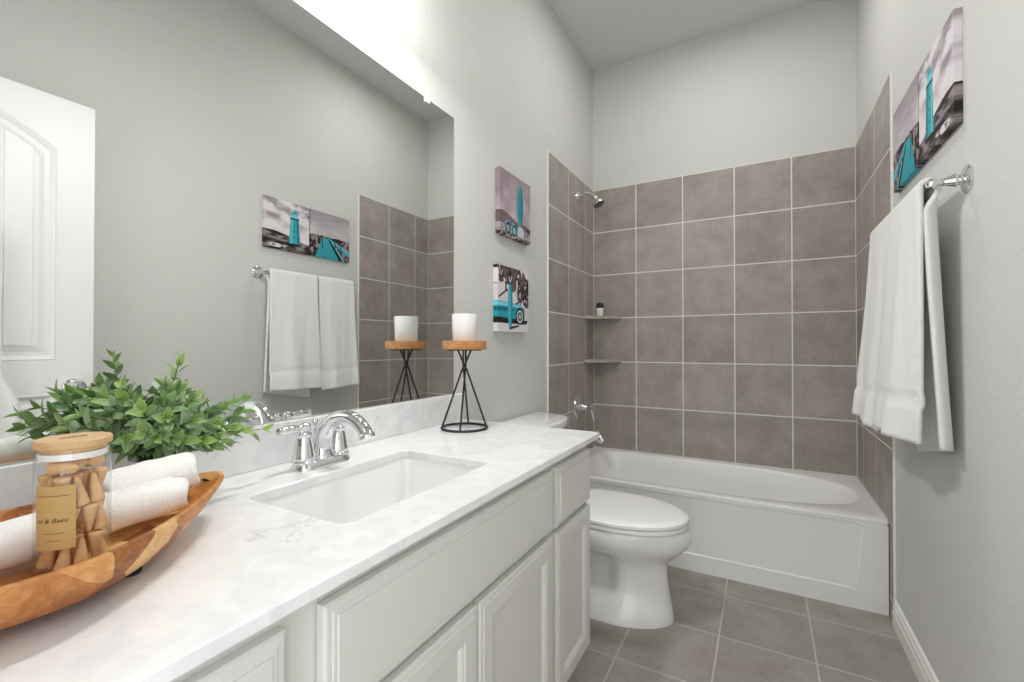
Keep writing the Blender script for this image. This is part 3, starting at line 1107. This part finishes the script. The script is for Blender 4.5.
A = angles(ocx, ocy, [(0.002, 1.522, YT, -0.002)], 144)
rec = lambda ins: [star(ocx, ocy, a, lambda x, y: 0.002 <= x <= 1.522 and YT + ins <= y <= -0.002) for a in A]
lp = lambda ix0, ix1, iy, z_: [(*star(ocx, ocy, a, tubhole(ix0, ix1, iy)), z_) for a in A]
bm = BM()
L = [[(x, y, 0.0) for x, y in rec(0.03)], [(x, y, ZD - 0.022) for x, y in rec(0.03)], [(x, y, ZD - 0.020) for x, y in rec(0.004)], [(x, y, ZD - 0.007) for x, y in rec(0.0)], [(x, y, ZD - 0.002) for x, y in rec(0.002)], [(x, y, ZD) for x, y in rec(0.008)],
     lp(-0.004, -0.006, -0.005, ZD), lp(0.0, 0.0, 0.0, ZD - 0.002), lp(0.006, 0.010, 0.006, ZD - 0.012), lp(0.02, 0.06, 0.02, ZD - 0.09), lp(0.035, 0.15, 0.04, ZD - 0.20), lp(0.06, 0.23, 0.07, ZD - 0.28), lp(0.12, 0.30, 0.12, ZD - 0.31), lp(0.3, 0.45, 0.22, ZD - 0.315)]
loft(bm, L)
obj('shell', fix(bm), M['acrylic'], tub, 40)
# apron face with a recessed panel
bm = BM()
ya_ = YT + 0.003
px0, px1, pz0, pz1 = 0.12, 1.412, 0.082, 0.366
acx, acz = 0.762, 0.2
A = angles(acx, acz, [(0.003, 1.521, 0.0, 0.372), (px0, px1, pz0, pz1)], 96)
outer = [star(acx, acz, a, lambda x, z: 0.003 <= x <= 1.521 and 0.0 <= z <= 0.372) for a in A]


def pan(i):
    def f(x, z):
        slant = 0.10 * (z - pz0)
        return px0 + i - slant < x < px1 - i + slant and pz0 + i < z < pz1 - i * 0.4
    return [star(acx, acz, a, f) for a in A]


L = [[(x, ya_ + 0.03, z_) for x, z_ in outer], [(x, ya_, z_) for x, z_ in outer], [(x, ya_, z_) for x, z_ in pan(0)], [(x, ya_ + 0.0045, z_) for x, z_ in pan(0.006)], [(x, ya_ + 0.006, z_) for x, z_ in pan(0.03)]]
loft(bm, L)
obj('apron', fix(bm), M['acrylic'], tub, 25)
obj('drain', lathe(BM(), [(0.03, 0), (0.03, 0.003), (0.012, 0.006)], (0.30, ocy, ZD - 0.3145)), M['chrome'], tub, 40)
obj('overflow_plate', lathe(BM(), [(0.036, 0), (0.034, 0.006), (0.012, 0.010)], (0.094, ocy, ZD - 0.09), (1, 0, 0.12)), M['chrome'], tub, 40)

# ------------------------------------------------------------------ shower fittings
SY = -0.31
sh = thing('overhead_shower', 'chrome shower head on a bent arm high on the tiled wall', 'shower head', (0, SY, 2.11))
obj('flange', lathe(BM(), [(0.034, 0), (0.033, 0.004), (0.022, 0.010), (0.011, 0.013)], (0.0005, SY, 2.112), (1, 0, 0)), M['chrome'], sh, 40)
obj('arm', tube(BM(), spline([(0.008, SY, 2.112), (0.05, SY, 2.122), (0.085, SY, 2.116), (0.108, SY, 2.096), (0.120, SY, 2.080)], 24), 0.0105, 14), M['chrome'], sh, 60)
ax_ = Vector((0.50, 0.0, -0.86))
b0 = Vector((0.113, SY, 2.092))
bm = BM()
lathe(bm, [(0.011, 0), (0.015, 0.004), (0.016, 0.012), (0.013, 0.017), (0.016, 0.023), (0.024, 0.034), (0.037, 0.046), (0.040, 0.051), (0.040, 0.060), (0.037, 0.063)], b0, ax_)
head = obj('head', bm, M['chrome'], sh, 40)
obj('spray_face', lathe(BM(), [(0.036, 0.0632), (0.034, 0.0665), (0.02, 0.0675)], b0, ax_), M['nickel'], head, 40)

vy = -0.30
va = thing('shower_valve', 'round chrome shower valve with lever handle on the tiled wall', 'valve', (0, vy, 0.715))
obj('escutcheon', lathe(BM(), [(0.086, 0), (0.085, 0.004), (0.072, 0.011), (0.045, 0.015), (0.026, 0.017)], (0.0005, vy, 0.718), (1, 0, 0), 48), M['chrome'], va, 40)
bm = BM()
lathe(bm, [(0.027, 0), (0.026, 0.02), (0.019, 0.035), (0.016, 0.055), (0.02, 0.062), (0.02, 0.072), (0.008, 0.078)], (0.016, vy, 0.718), (1, 0, 0))
hd = obj('handle', bm, M['chrome'], va, 40)
obj('lever', lathe(BM(), [(0.006, 0), (0.0075, 0.02), (0.009, 0.05), (0.007, 0.068), (0.009, 0.073), (0.008, 0.082), (0.002, 0.086)], (0.083, vy, 0.714), (0.22, 0.05, -1)), M['chrome'], hd, 50)

sp = thing('tub_spout', 'chrome tub spout above the bathtub, beyond the counter corner', 'spout', (0, vy, 0.51))
bm = BM()
tube(bm, spline([(0.0008, vy, 0.532), (0.04, vy, 0.532), (0.09, vy, 0.531), (0.138, vy, 0.523), (0.166, vy, 0.506)], 24), [0.030, 0.030, 0.027] + [0.0255] * 19 + [0.024, 0.023, 0.022], 20)
obj('spout_body', bm, M['chrome'], sp, 40)
obj('diverter_knob', lathe(BM(), [(0.004, 0), (0.004, 0.016), (0.009, 0.02), (0.009, 0.028), (0.004, 0.031)], (0.128, vy, 0.546)), M['chrome'], sp, 40)


def corner_shelf(zt, label):
    bm = BM()
    pts = [(0.0012, -0.0012)]
    n = 24
    R = 0.207
    for i in range(n + 1):
        t = i / n
        # nearly straight diagonal with a slight bow
        x, y = R * t, -R * (1 - t)
        b = 0.022 * math.sin(PI * t)
        pts.append((max(x + b * 0.7, 0.0012), min(y - b * 0.7, -0.0012)))
    loft(bm, [[(x, y, zt - 0.020) for x, y in pts], [(x, y, zt - 0.002) for x, y in pts], [(x * 0.985 + 0.0002, y * 0.985 - 0.0002, zt) for x, y in pts]])
    o = obj('corner_shelf', fix(bm), M['shelf'], None, None, origin=(0, 0, zt - 0.02))
    tag(o, label, 'shelf', 'corner shelves in the tub surround')


ks = plain('shelf_stone', srgb(168, 162, 156), 0.35)
ks.l(ks.ramp(ks.noise(30, 4, 0.6), [(0.3, srgb(150, 144, 138)), (0.7, srgb(182, 176, 170))]), ks.b.inputs['Base Color'])
M['shelf'] = ks.m
corner_shelf(1.327, 'upper grey stone corner shelf, carrying the tiny cactus pot')
corner_shelf(1.026, 'lower empty grey stone corner shelf above the tub')

kp = (0.072, -0.075, 1.3275)
cac = thing('potted_cactus', 'tiny dark cactus in a white pot on the upper corner shelf', 'plant', kp)
obj('pot', lathe(BM(), [(0.022, 0), (0.023, 0.002), (0.028, 0.052), (0.0285, 0.056), (0.025, 0.056), (0.0245, 0.05)], kp, n=28), M['potwhite'], cac, 50)
bm = BM()
for dx, dy, h, r in ((0, 0, 0.050, 0.0115), (0.013, 0.006, 0.046, 0.0095), (-0.012, -0.007, 0.051, 0.0095), (0.004, -0.014, 0.040, 0.009)):
    b2 = BM()
    nn = 20
    L = []
    for t in (0, 0.15, 0.4, 0.65, 0.82, 0.93, 1.0):
        r_ = r * (0.95 + 0.3 * math.sin(PI * min(t, 0.93))) * (math.sqrt(max(0.04, 1 - max(0, t - 0.55) ** 2 / 0.21)))
        L.append([(kp[0] + dx + r_ * (1 + 0.12 * (-1) ** i) * math.cos(2 * PI * i / nn), kp[1] + dy + r_ * (1 + 0.12 * (-1) ** i) * math.sin(2 * PI * i / nn), kp[2] + 0.046 + h * t) for i in range(nn)])
    loft(bm, L)
    b2.free()
obj('cactus', fix(bm), M['cactus'], cac, 60)

# ------------------------------------------------------------------ towel bar and hanging towels
BX, BZ, BY0, BY1 = 1.461, 1.556, -1.540, -0.895
bar = thing('towel_bar', 'chrome towel bar on the right wall below the two canvases', 'towel bar', (XR, (BY0 + BY1) / 2, BZ))
obj('bar', tube(BM(), [(BX, BY0, BZ), (BX, BY1, BZ)], 0.0085, 16), M['chrome'], bar, 60)
for y in (BY0, BY1):
    bm = BM()
    lathe(bm, [(0.036, 0.0005), (0.036, 0.004), (0.031, 0.008), (0.020, 0.011), (0.0135, 0.014), (0.0135, 0.019), (0.016, 0.022), (0.0155, 0.028), (0.010, 0.045), (0.0075, 0.058), (0.010, 0.063)], (XR, y, BZ), (-1, 0, 0))
    lathe(bm, [(0.004, -0.016), (0.0115, -0.012), (0.0135, 0), (0.0115, 0.012), (0.004, 0.016)], (BX, y, BZ), (0, 1, 0), 20)
    obj('bracket', bm, M['chrome'], bar, 50)


def sstep(a, b, x):
    t = min(1, max(0, (x - a) / (b - a)))
    return t * t * (3 - 2 * t)


def hang(label, y0, y1, zf, zb, seed, flare, skew, bskew=0.0, near=1.0):
    """two-layer folded towel over the bar; flare(u) = how far the front hem swings from the wall"""
    rnd = random.Random(seed)
    t = thing('bath_towel', label, 'towel', (BX, (y0 + y1) / 2, BZ), 'towels on the towel bar')
    R = 0.0185
    nu, nf, na = 44, 60, 10
    p1, p2, p3 = rnd.uniform(0, 6), rnd.uniform(0, 6), rnd.uniform(0, 6)
    bm = BM()
    rows = []
    zt = BZ
    for j in range(nu + 1):
        u = j / nu
        row = []
        zfu = zf + skew * (u - 0.5)

        def wave(d):
            return (0.0045 * math.sin(u * 8.5 + p1) + 0.0018 * math.sin(u * 17 + p2)) * (0.1 + d * 1.5) + 0.0006 * math.sin(u * 29 + d * 8 + p3)
        for i in range(nf + 1):                     # front leaf, hem to bar
            d = 1 - i / nf
            z_ = zt - (zt - zfu) * d
            hem = 0.0022 * sstep(0.855, 0.87, d) - 0.003 * sstep(0.805, 0.815, d) * (1 - sstep(0.855, 0.87, d))
            x = BX - R - flare(u) * d ** 1.25 + wave(d) - hem
            ys = y0 + (y1 - y0) * u + 0.012 * d * math.sin(u * PI * 2 + p2) * 0.4
            row.append((x, ys, z_))
        for i in range(1, na):                      # over the bar
            a = PI * i / na
            row.append((BX - R * math.cos(a), y0 + (y1 - y0) * u, zt + R * 0.95 * math.sin(a)))
        zbu = zb + bskew * (u - 0.5)
        for i in range(nf + 1):                     # back leaf, bar to hem
            d = i / nf
            x = BX + R + 0.030 * d ** 1.2 + wave(d) * 0.35
            x -= 0.030 * max(0.0, 1 - u / 0.16) ** 2.2 * sstep(0.01, 0.10, d) * near
            x = min(x, XR - 0.012)
            row.append((x, y0 + (y1 - y0) * u - 0.006 * d, zt - (zt - zbu) * d))
        rows.append([bm.verts.new(p) for p in row])
    for r0, r1 in zip(rows, rows[1:]):
        for i in range(len(r0) - 1):
            bm.faces.new((r0[i], r0[i + 1], r1[i + 1], r1[i]))
    o = obj('cloth', fix(bm), M['towel'], t, 180)
    md = o.modifiers.new('thick', 'SOLIDIFY')
    md.thickness = 0.0125
    md.offset = 0
    return t


hang('white bath towel on the near half of the towel bar', -1.518, -1.199, 0.855, 0.815, 3, lambda u: 0.010 + 0.034 * sstep(0, 0.45, u), -0.005, -0.066)
hang('white bath towel on the far half of the towel bar, beside the tub tiles', -1.187, -0.905, 0.845, 0.86, 8, lambda u: 0.040 + 0.016 * u, 0.02)

# towel on a hook on the open door (only its edge shows, in the mirror)
dt = thing('door_towel', 'white towel on the open door, at the extreme left edge of the mirror', 'towel', (DXF, -2.68, 1.54))
obj('hook', lathe(BM(), [(0.014, 0), (0.014, 0.004), (0.006, 0.008), (0.006, 0.035), (0.011, 0.04), (0.008, 0.05)], (DXF - 0.0005, -2.68, 1.55), (-1, 0, 0), 20), M['chrome'], dt, 50)
bm = BM()
L = []
prof = [(1.555, 0.035, 0.012), (1.53, 0.088, 0.017), (1.45, 0.092, 0.020), (1.25, 0.090, 0.021), (1.05, 0.090, 0.022), (1.0, 0.097, 0.022), (0.965, 0.115, 0.022), (0.93, 0.132, 0.022), (0.90, 0.138, 0.022), (0.75, 0.137, 0.022), (0.60, 0.136, 0.021), (0.585, 0.132, 0.017)]
for z_, hw, hd_ in prof:
    L.append([(DXF - 0.032 + hd_ * sup(math.sin(a), 0.7) + 0.004 * math.sin(7 * a + z_ * 2), -2.68 + hw * sup(math.cos(a), 0.6), z_) for a in [2 * PI * i / 64 for i in range(64)]])
loft(bm, L)
obj('towel_body', fix(bm), M['towel'], dt, 60)

# ------------------------------------------------------------------ canvas prints (colours of the print itself, kept per face corner)
import numpy as np
NG = 128
_v, _u = np.mgrid[0:NG, 0:NG]
U = (_u + 0.5) / NG          # 0 left .. 1 right
V = 1 - (_v + 0.5) / NG      # 0 bottom .. 1 top (row 0 is the top)


def vnoise(sx, sy, seed, octv=4):
    rs = np.random.RandomState(seed)
    out = np.zeros((NG, NG))
    amp = 1.0
    tot = 0
    for o in range(octv):
        gx, gy = int(sx * 2 ** o) + 2, int(sy * 2 ** o) + 2
        g = rs.rand(gy + 1, gx + 1)
        x, y = U * (gx - 1), V * (gy - 1)
        xi, yi = x.astype(int), y.astype(int)
        fx_, fy_ = x - xi, y - yi
        fx_ = fx_ * fx_ * (3 - 2 * fx_)
        fy_ = fy_ * fy_ * (3 - 2 * fy_)
        a = g[yi, xi] * (1 - fx_) + g[yi, xi + 1] * fx_
        b = g[yi + 1, xi] * (1 - fx_) + g[yi + 1, xi + 1] * fx_
        out += amp * (a * (1 - fy_) + b * fy_)
        tot += amp
        amp *= 0.55
    return out / tot


def rgb(r, g, b):
    return np.array([r, g, b], float) / 255


def put(img, mask, c):
    m = np.clip(mask, 0, 1)[..., None]
    return img * (1 - m) + np.asarray(c) * m


def soft(d, w=0.008):
    return np.clip(0.5 - d / w, 0, 1)


def poly(pts):
    """soft mask of a convex polygon given clockwise or counter-clockwise"""
    pts = np.array(pts, float)
    ar = sum(pts[i - 1][0] * pts[i][1] - pts[i][0] * pts[i - 1][1] for i in range(len(pts)))
    d = np.full((NG, NG), -9.0)
    for i in range(len(pts)):
        a, b = pts[i - 1], pts[i]
        e = b - a
        n = np.array([e[1], -e[0]]) / (np.hypot(*e) + 1e-9) * (1 if ar > 0 else -1)
        d = np.maximum(d, (U - a[0]) * n[0] + (V - a[1]) * n[1])
    return soft(d)


def ell(cx, cy, rx, ry):
    return soft((np.hypot((U - cx) / rx, (V - cy) / ry) - 1) * min(rx, ry))


def lerp(a, b, t):
    return a * (1 - t[..., None]) + b * t[..., None]


def art_lighthouse():
    n1 = vnoise(3, 5, 1)
    img = lerp(rgb(226, 220, 224), rgb(128, 112, 120), np.clip((n1 - 0.42) * 3.2, 0, 1) * np.clip((V - 0.35) * 2.4, 0, 1))
    rock = vnoise(4, 22, 2)
    land = V < 0.30 + 0.03 * np.sin(U * 5) - 0.08 * U + 0.06 * (1 - U)
    r = lerp(rgb(34, 28, 30), rgb(150, 138, 140), np.clip((rock - 0.36) * 4, 0, 1))
    img = put(img, land * 1.0, r)
    foam = ell(0.25, 0.07, 0.22, 0.04) * (vnoise(14, 14, 3) > 0.45)
    img = put(img, foam, rgb(222, 218, 220))
    teal, dk, lt = rgb(60, 166, 178), rgb(16, 90, 104), rgb(110, 210, 214)
    img = put(img, poly([(0.53, 0.14), (0.79, 0.14), (0.75, 0.66), (0.57, 0.66)]), teal)
    img = put(img, poly([(0.72, 0.14), (0.79, 0.14), (0.75, 0.66), (0.70, 0.66)]), lerp(teal, dk, np.full((NG, NG), 0.55)))
    img = put(img, poly([(0.57, 0.16), (0.60, 0.16), (0.62, 0.68), (0.60, 0.68)]), lt)
    img = put(img, poly([(0.555, 0.66), (0.765, 0.66), (0.765, 0.70), (0.555, 0.70)]), dk)
    img = put(img, poly([(0.58, 0.70), (0.74, 0.70), (0.73, 0.77), (0.59, 0.77)]), lt)
    img = put(img, poly([(0.58, 0.77), (0.74, 0.77), (0.69, 0.84), (0.63, 0.84)]), teal)
    for q in (0.30, 0.42, 0.54):
        img = put(img, ell(0.655, q, 0.012, 0.018), rgb(14, 40, 48))
    img = put(img, ell(0.65, 0.14, 0.16, 0.025), rgb(22, 20, 22))
    return img


def art_pier():
    img = lerp(rgb(208, 202, 206), rgb(160, 150, 158), np.clip((V - 0.4) * 1.7 + (vnoise(2, 7, 4) - 0.5), 0, 1))
    veg = vnoise(18, 18, 5)
    ground = lerp(rgb(40, 34, 36), rgb(160, 146, 146), np.clip((veg - 0.42) * 4, 0, 1))
    img = put(img, (V < 0.47 + 0.05 * (vnoise(16, 3, 6) - 0.4)) * 1.0, ground)
    teal, dk, lt = rgb(58, 168, 182), rgb(14, 74, 86), rgb(120, 214, 220)
    img = put(img, poly([(0.12, 0.0), (0.72, 0.0), (0.42, 0.44), (0.28, 0.44)]), teal)
    for k in range(14):
        y = 0.42 * (1 - (k / 14) ** 0.6)
        img = put(img, poly([(0.12, y), (0.72, y), (0.72, y + 0.006), (0.12, y + 0.006)]) * poly([(0.12, 0.0), (0.72, 0.0), (0.42, 0.44), (0.28, 0.44)]) * 0.5, dk)
    img = put(img, poly([(0.72, 0.0), (0.90, 0.0), (0.47, 0.42), (0.42, 0.44)]), rgb(24, 30, 34))
    img = put(img, poly([(0.82, 0.0), (0.87, 0.0), (0.50, 0.42), (0.48, 0.42)]), lt)
    img = put(img, poly([(1.0, 0.10), (1.0, 0.22), (0.44, 0.46), (0.44, 0.43)]), teal)
    img = put(img, poly([(1.0, 0.19), (1.0, 0.22), (0.44, 0.46), (0.44, 0.45)]), lt)
    for x, y0, y1 in ((0.28, 0.2, 0.47), (0.60, 0.24, 0.44), (0.76, 0.10, 0.36), (0.33, 0.02, 0.04)):
        img = put(img, poly([(x, y0), (x + 0.02, y0), (x + 0.02, y1), (x, y1)]), lerp(rgb(20, 24, 26), dk, np.full((NG, NG), 0.5)))
    return img


def art_surfboard():
    n1 = vnoise(4, 4, 7)
    img = lerp(rgb(196, 182, 188), rgb(126, 108, 116), np.clip(0.25 + 0.7 * (V - 0.4) + (n1 - 0.5), 0, 1))
    dune = V < 0.36 - 0.12 * U + 0.02 * np.sin(9 * U)
    img = put(img, dune * 1.0, lerp(rgb(96, 78, 82), rgb(132, 114, 116), vnoise(5, 14, 8)))
    img = put(img, (V < 0.17) * 1.0, lerp(rgb(208, 198, 200), rgb(120, 108, 112), vnoise(20, 20, 9)))
    teal, dk, lt = rgb(52, 150, 162), rgb(20, 84, 96), rgb(120, 196, 204)
    img = put(img, ell(0.64, 0.54, 0.11, 0.36), teal)
    img = put(img, ell(0.67, 0.54, 0.065, 0.34), rgb(34, 122, 136))
    img = put(img, poly([(0.635, 0.2), (0.645, 0.2), (0.645, 0.88), (0.635, 0.88)]), lt)
    spots = vnoise(20, 20, 10, 2)
    wheel = ell(0.33, 0.14, 0.22, 0.12)
    img = put(img, wheel * (spots > 0.46), dk)
    img = put(img, wheel * (spots > 0.58), lt)
    for cx in (0.24, 0.46):
        img = put(img, ell(cx, 0.12, 0.085, 0.085) * (1 - ell(cx, 0.12, 0.062, 0.062)), rgb(18, 50, 58))
    img = put(img, ell(0.66, 0.14, 0.12, 0.09), rgb(190, 200, 208))
    img = put(img, poly([(0.80, 0.1), (1, 0.1), (1, 0.24), (0.80, 0.26)]) * (spots > 0.5), rgb(40, 62, 70))
    img = put(img, (V < 0.05) * (spots > 0.48), rgb(60, 50, 54))
    return img


def art_car():
    img = lerp(rgb(232, 228, 230), rgb(206, 200, 204), vnoise(3, 3, 11))
    fr = vnoise(16, 9, 12)
    dark = rgb(44, 32, 36)
    crown = np.maximum.reduce([ell(0.12, 0.92, 0.30, 0.22), ell(0.36, 0.80, 0.24, 0.20), ell(0.72, 0.74, 0.22, 0.26), ell(0.93, 0.64, 0.16, 0.24), ell(0.55, 0.92, 0.2, 0.12)])
    img = put(img, crown * (fr > 0.40), dark)
    img = put(img, crown * (fr > 0.57), rgb(110, 88, 92))
    for (x0, y0, x1, y1) in ((0.02, 0.50, 0.30, 0.64), (0.30, 0.40, 0.36, 0.70), (0.55, 0.42, 0.70, 0.48), (0.70, 0.42, 0.86, 0.58)):
        img = put(img, poly([(x0, y0), (x0, y0 + 0.03), (x1, y1 + 0.03), (x1, y1)]), dark)
    teal, dk, lt = rgb(34, 160, 178), rgb(12, 60, 70), rgb(126, 212, 222)
    img = put(img, poly([(0.0, 0.20), (0.86, 0.20), (0.86, 0.38), (0.70, 0.44), (0.0, 0.46)]), teal)
    img = put(img, poly([(0.0, 0.39), (0.78, 0.39), (0.70, 0.43), (0.0, 0.45)]), lt)
    img = put(img, poly([(0.0, 0.31), (0.50, 0.33), (0.50, 0.37), (0.0, 0.37)]), rgb(18, 104, 122))
    img = put(img, poly([(0.0, 0.13), (0.92, 0.13), (0.98, 0.19), (0.0, 0.22)]), rgb(28, 24, 28))
    img = put(img, ell(0.70, 0.25, 0.145, 0.145), rgb(24, 34, 38))
    img = put(img, ell(0.70, 0.25, 0.105, 0.105), rgb(214, 212, 212))
    img = put(img, ell(0.70, 0.25, 0.075, 0.075), rgb(96, 90, 92))
    img = put(img, ell(0.70, 0.25, 0.03, 0.03), rgb(224, 222, 222))
    img = put(img, poly([(0.0, 0.0), (1, 0.0), (1, 0.12), (0.0, 0.12)]), rgb(222, 218, 220))
    img = put(img, ell(0.38, 0.40, 0.075, 0.37), rgb(30, 140, 156))
    img = put(img, ell(0.355, 0.40, 0.045, 0.35), rgb(70, 180, 194))
    img = put(img, poly([(0.36, 0.03), (0.68, 0.09), (0.66, 0.11), (0.40, 0.08)]), rgb(40, 34, 38))
    return img


def lin(c):
    return np.where(c <= 0.04045, c / 12.92, ((c + 0.055) / 1.055) ** 2.4)


def canvas(label, img, xface, xwall, yl, yr, zb_, zt_, edge=None):
    """yl / yr = world y of the picture's left and right edge as a viewer facing it sees them"""
    t = thing('canvas_print', label, 'picture', (xwall, (yl + yr) / 2, (zb_ + zt_) / 2), 'square canvas prints')
    img = lin(np.clip(img, 0, 1))
    bm = BM()
    lay = bm.loops.layers.float_color.new('art')
    g = [[bm.verts.new((xface, yl + (yr - yl) * i / NG, zt_ - (zt_ - zb_) * j / NG)) for i in range(NG + 1)] for j in range(NG + 1)]
    faces = []
    for j in range(NG):
        for i in range(NG):
            f = bm.faces.new((g[j][i], g[j + 1][i], g[j + 1][i + 1], g[j][i + 1]))
            faces.append((f, img[j, i]))
    wall = lambda v: bm.verts.new((xwall, v.co.y, v.co.z))
    sides = [([g[j][0] for j in range(NG + 1)], [img[min(j, NG - 1), 0] for j in range(NG + 1)]), ([g[j][NG] for j in range(NG + 1)], [img[min(j, NG - 1), NG - 1] for j in range(NG + 1)]),
             ([g[0][i] for i in range(NG + 1)], [img[0, min(i, NG - 1)] for i in range(NG + 1)]), ([g[NG][i] for i in range(NG + 1)], [img[NG - 1, min(i, NG - 1)] for i in range(NG + 1)])]
    for vs, cs in sides:
        w = [wall(v) for v in vs]
        for k in range(NG):
            faces.append((bm.faces.new((vs[k], vs[k + 1], w[k + 1], w[k])), cs[k]))
    for f, c in faces:
        for l_ in f.loops:
            l_[lay] = (c[0], c[1], c[2], 1)
    fix(bm)
    obj('printed_canvas', bm, M['art'], t)
    bm = BM()
    x0, x1 = sorted((xwall, xface))
    box(bm, x0 + 0.001, x1 - 0.003, min(yl, yr) + 0.002, max(yl, yr) - 0.002, zb_ + 0.002, zt_ - 0.002)
    obj('stretcher', bm, M['trim'], t)


canvas('square canvas of a tall teal surfboard on a dune beach, above the teal car', art_surfboard(), 0.017, XL + 0.0005, -1.352, -1.048, 1.643, 1.948)
canvas('square canvas of a teal car, surfboard and palms, below the dune beach print', art_car(), 0.017, XL + 0.0005, -1.372, -1.068, 1.190, 1.496)
canvas('square canvas of a teal lighthouse on rocks, above the near end of the towel bar', art_lighthouse(), 1.514, XR - 0.0005, -1.512, -1.207, 1.716, 2.021)
canvas('square canvas of a teal boardwalk pier, next to the tub tiles', art_pier(), 1.514, XR - 0.0005, -1.198, -0.880, 1.716, 2.021)
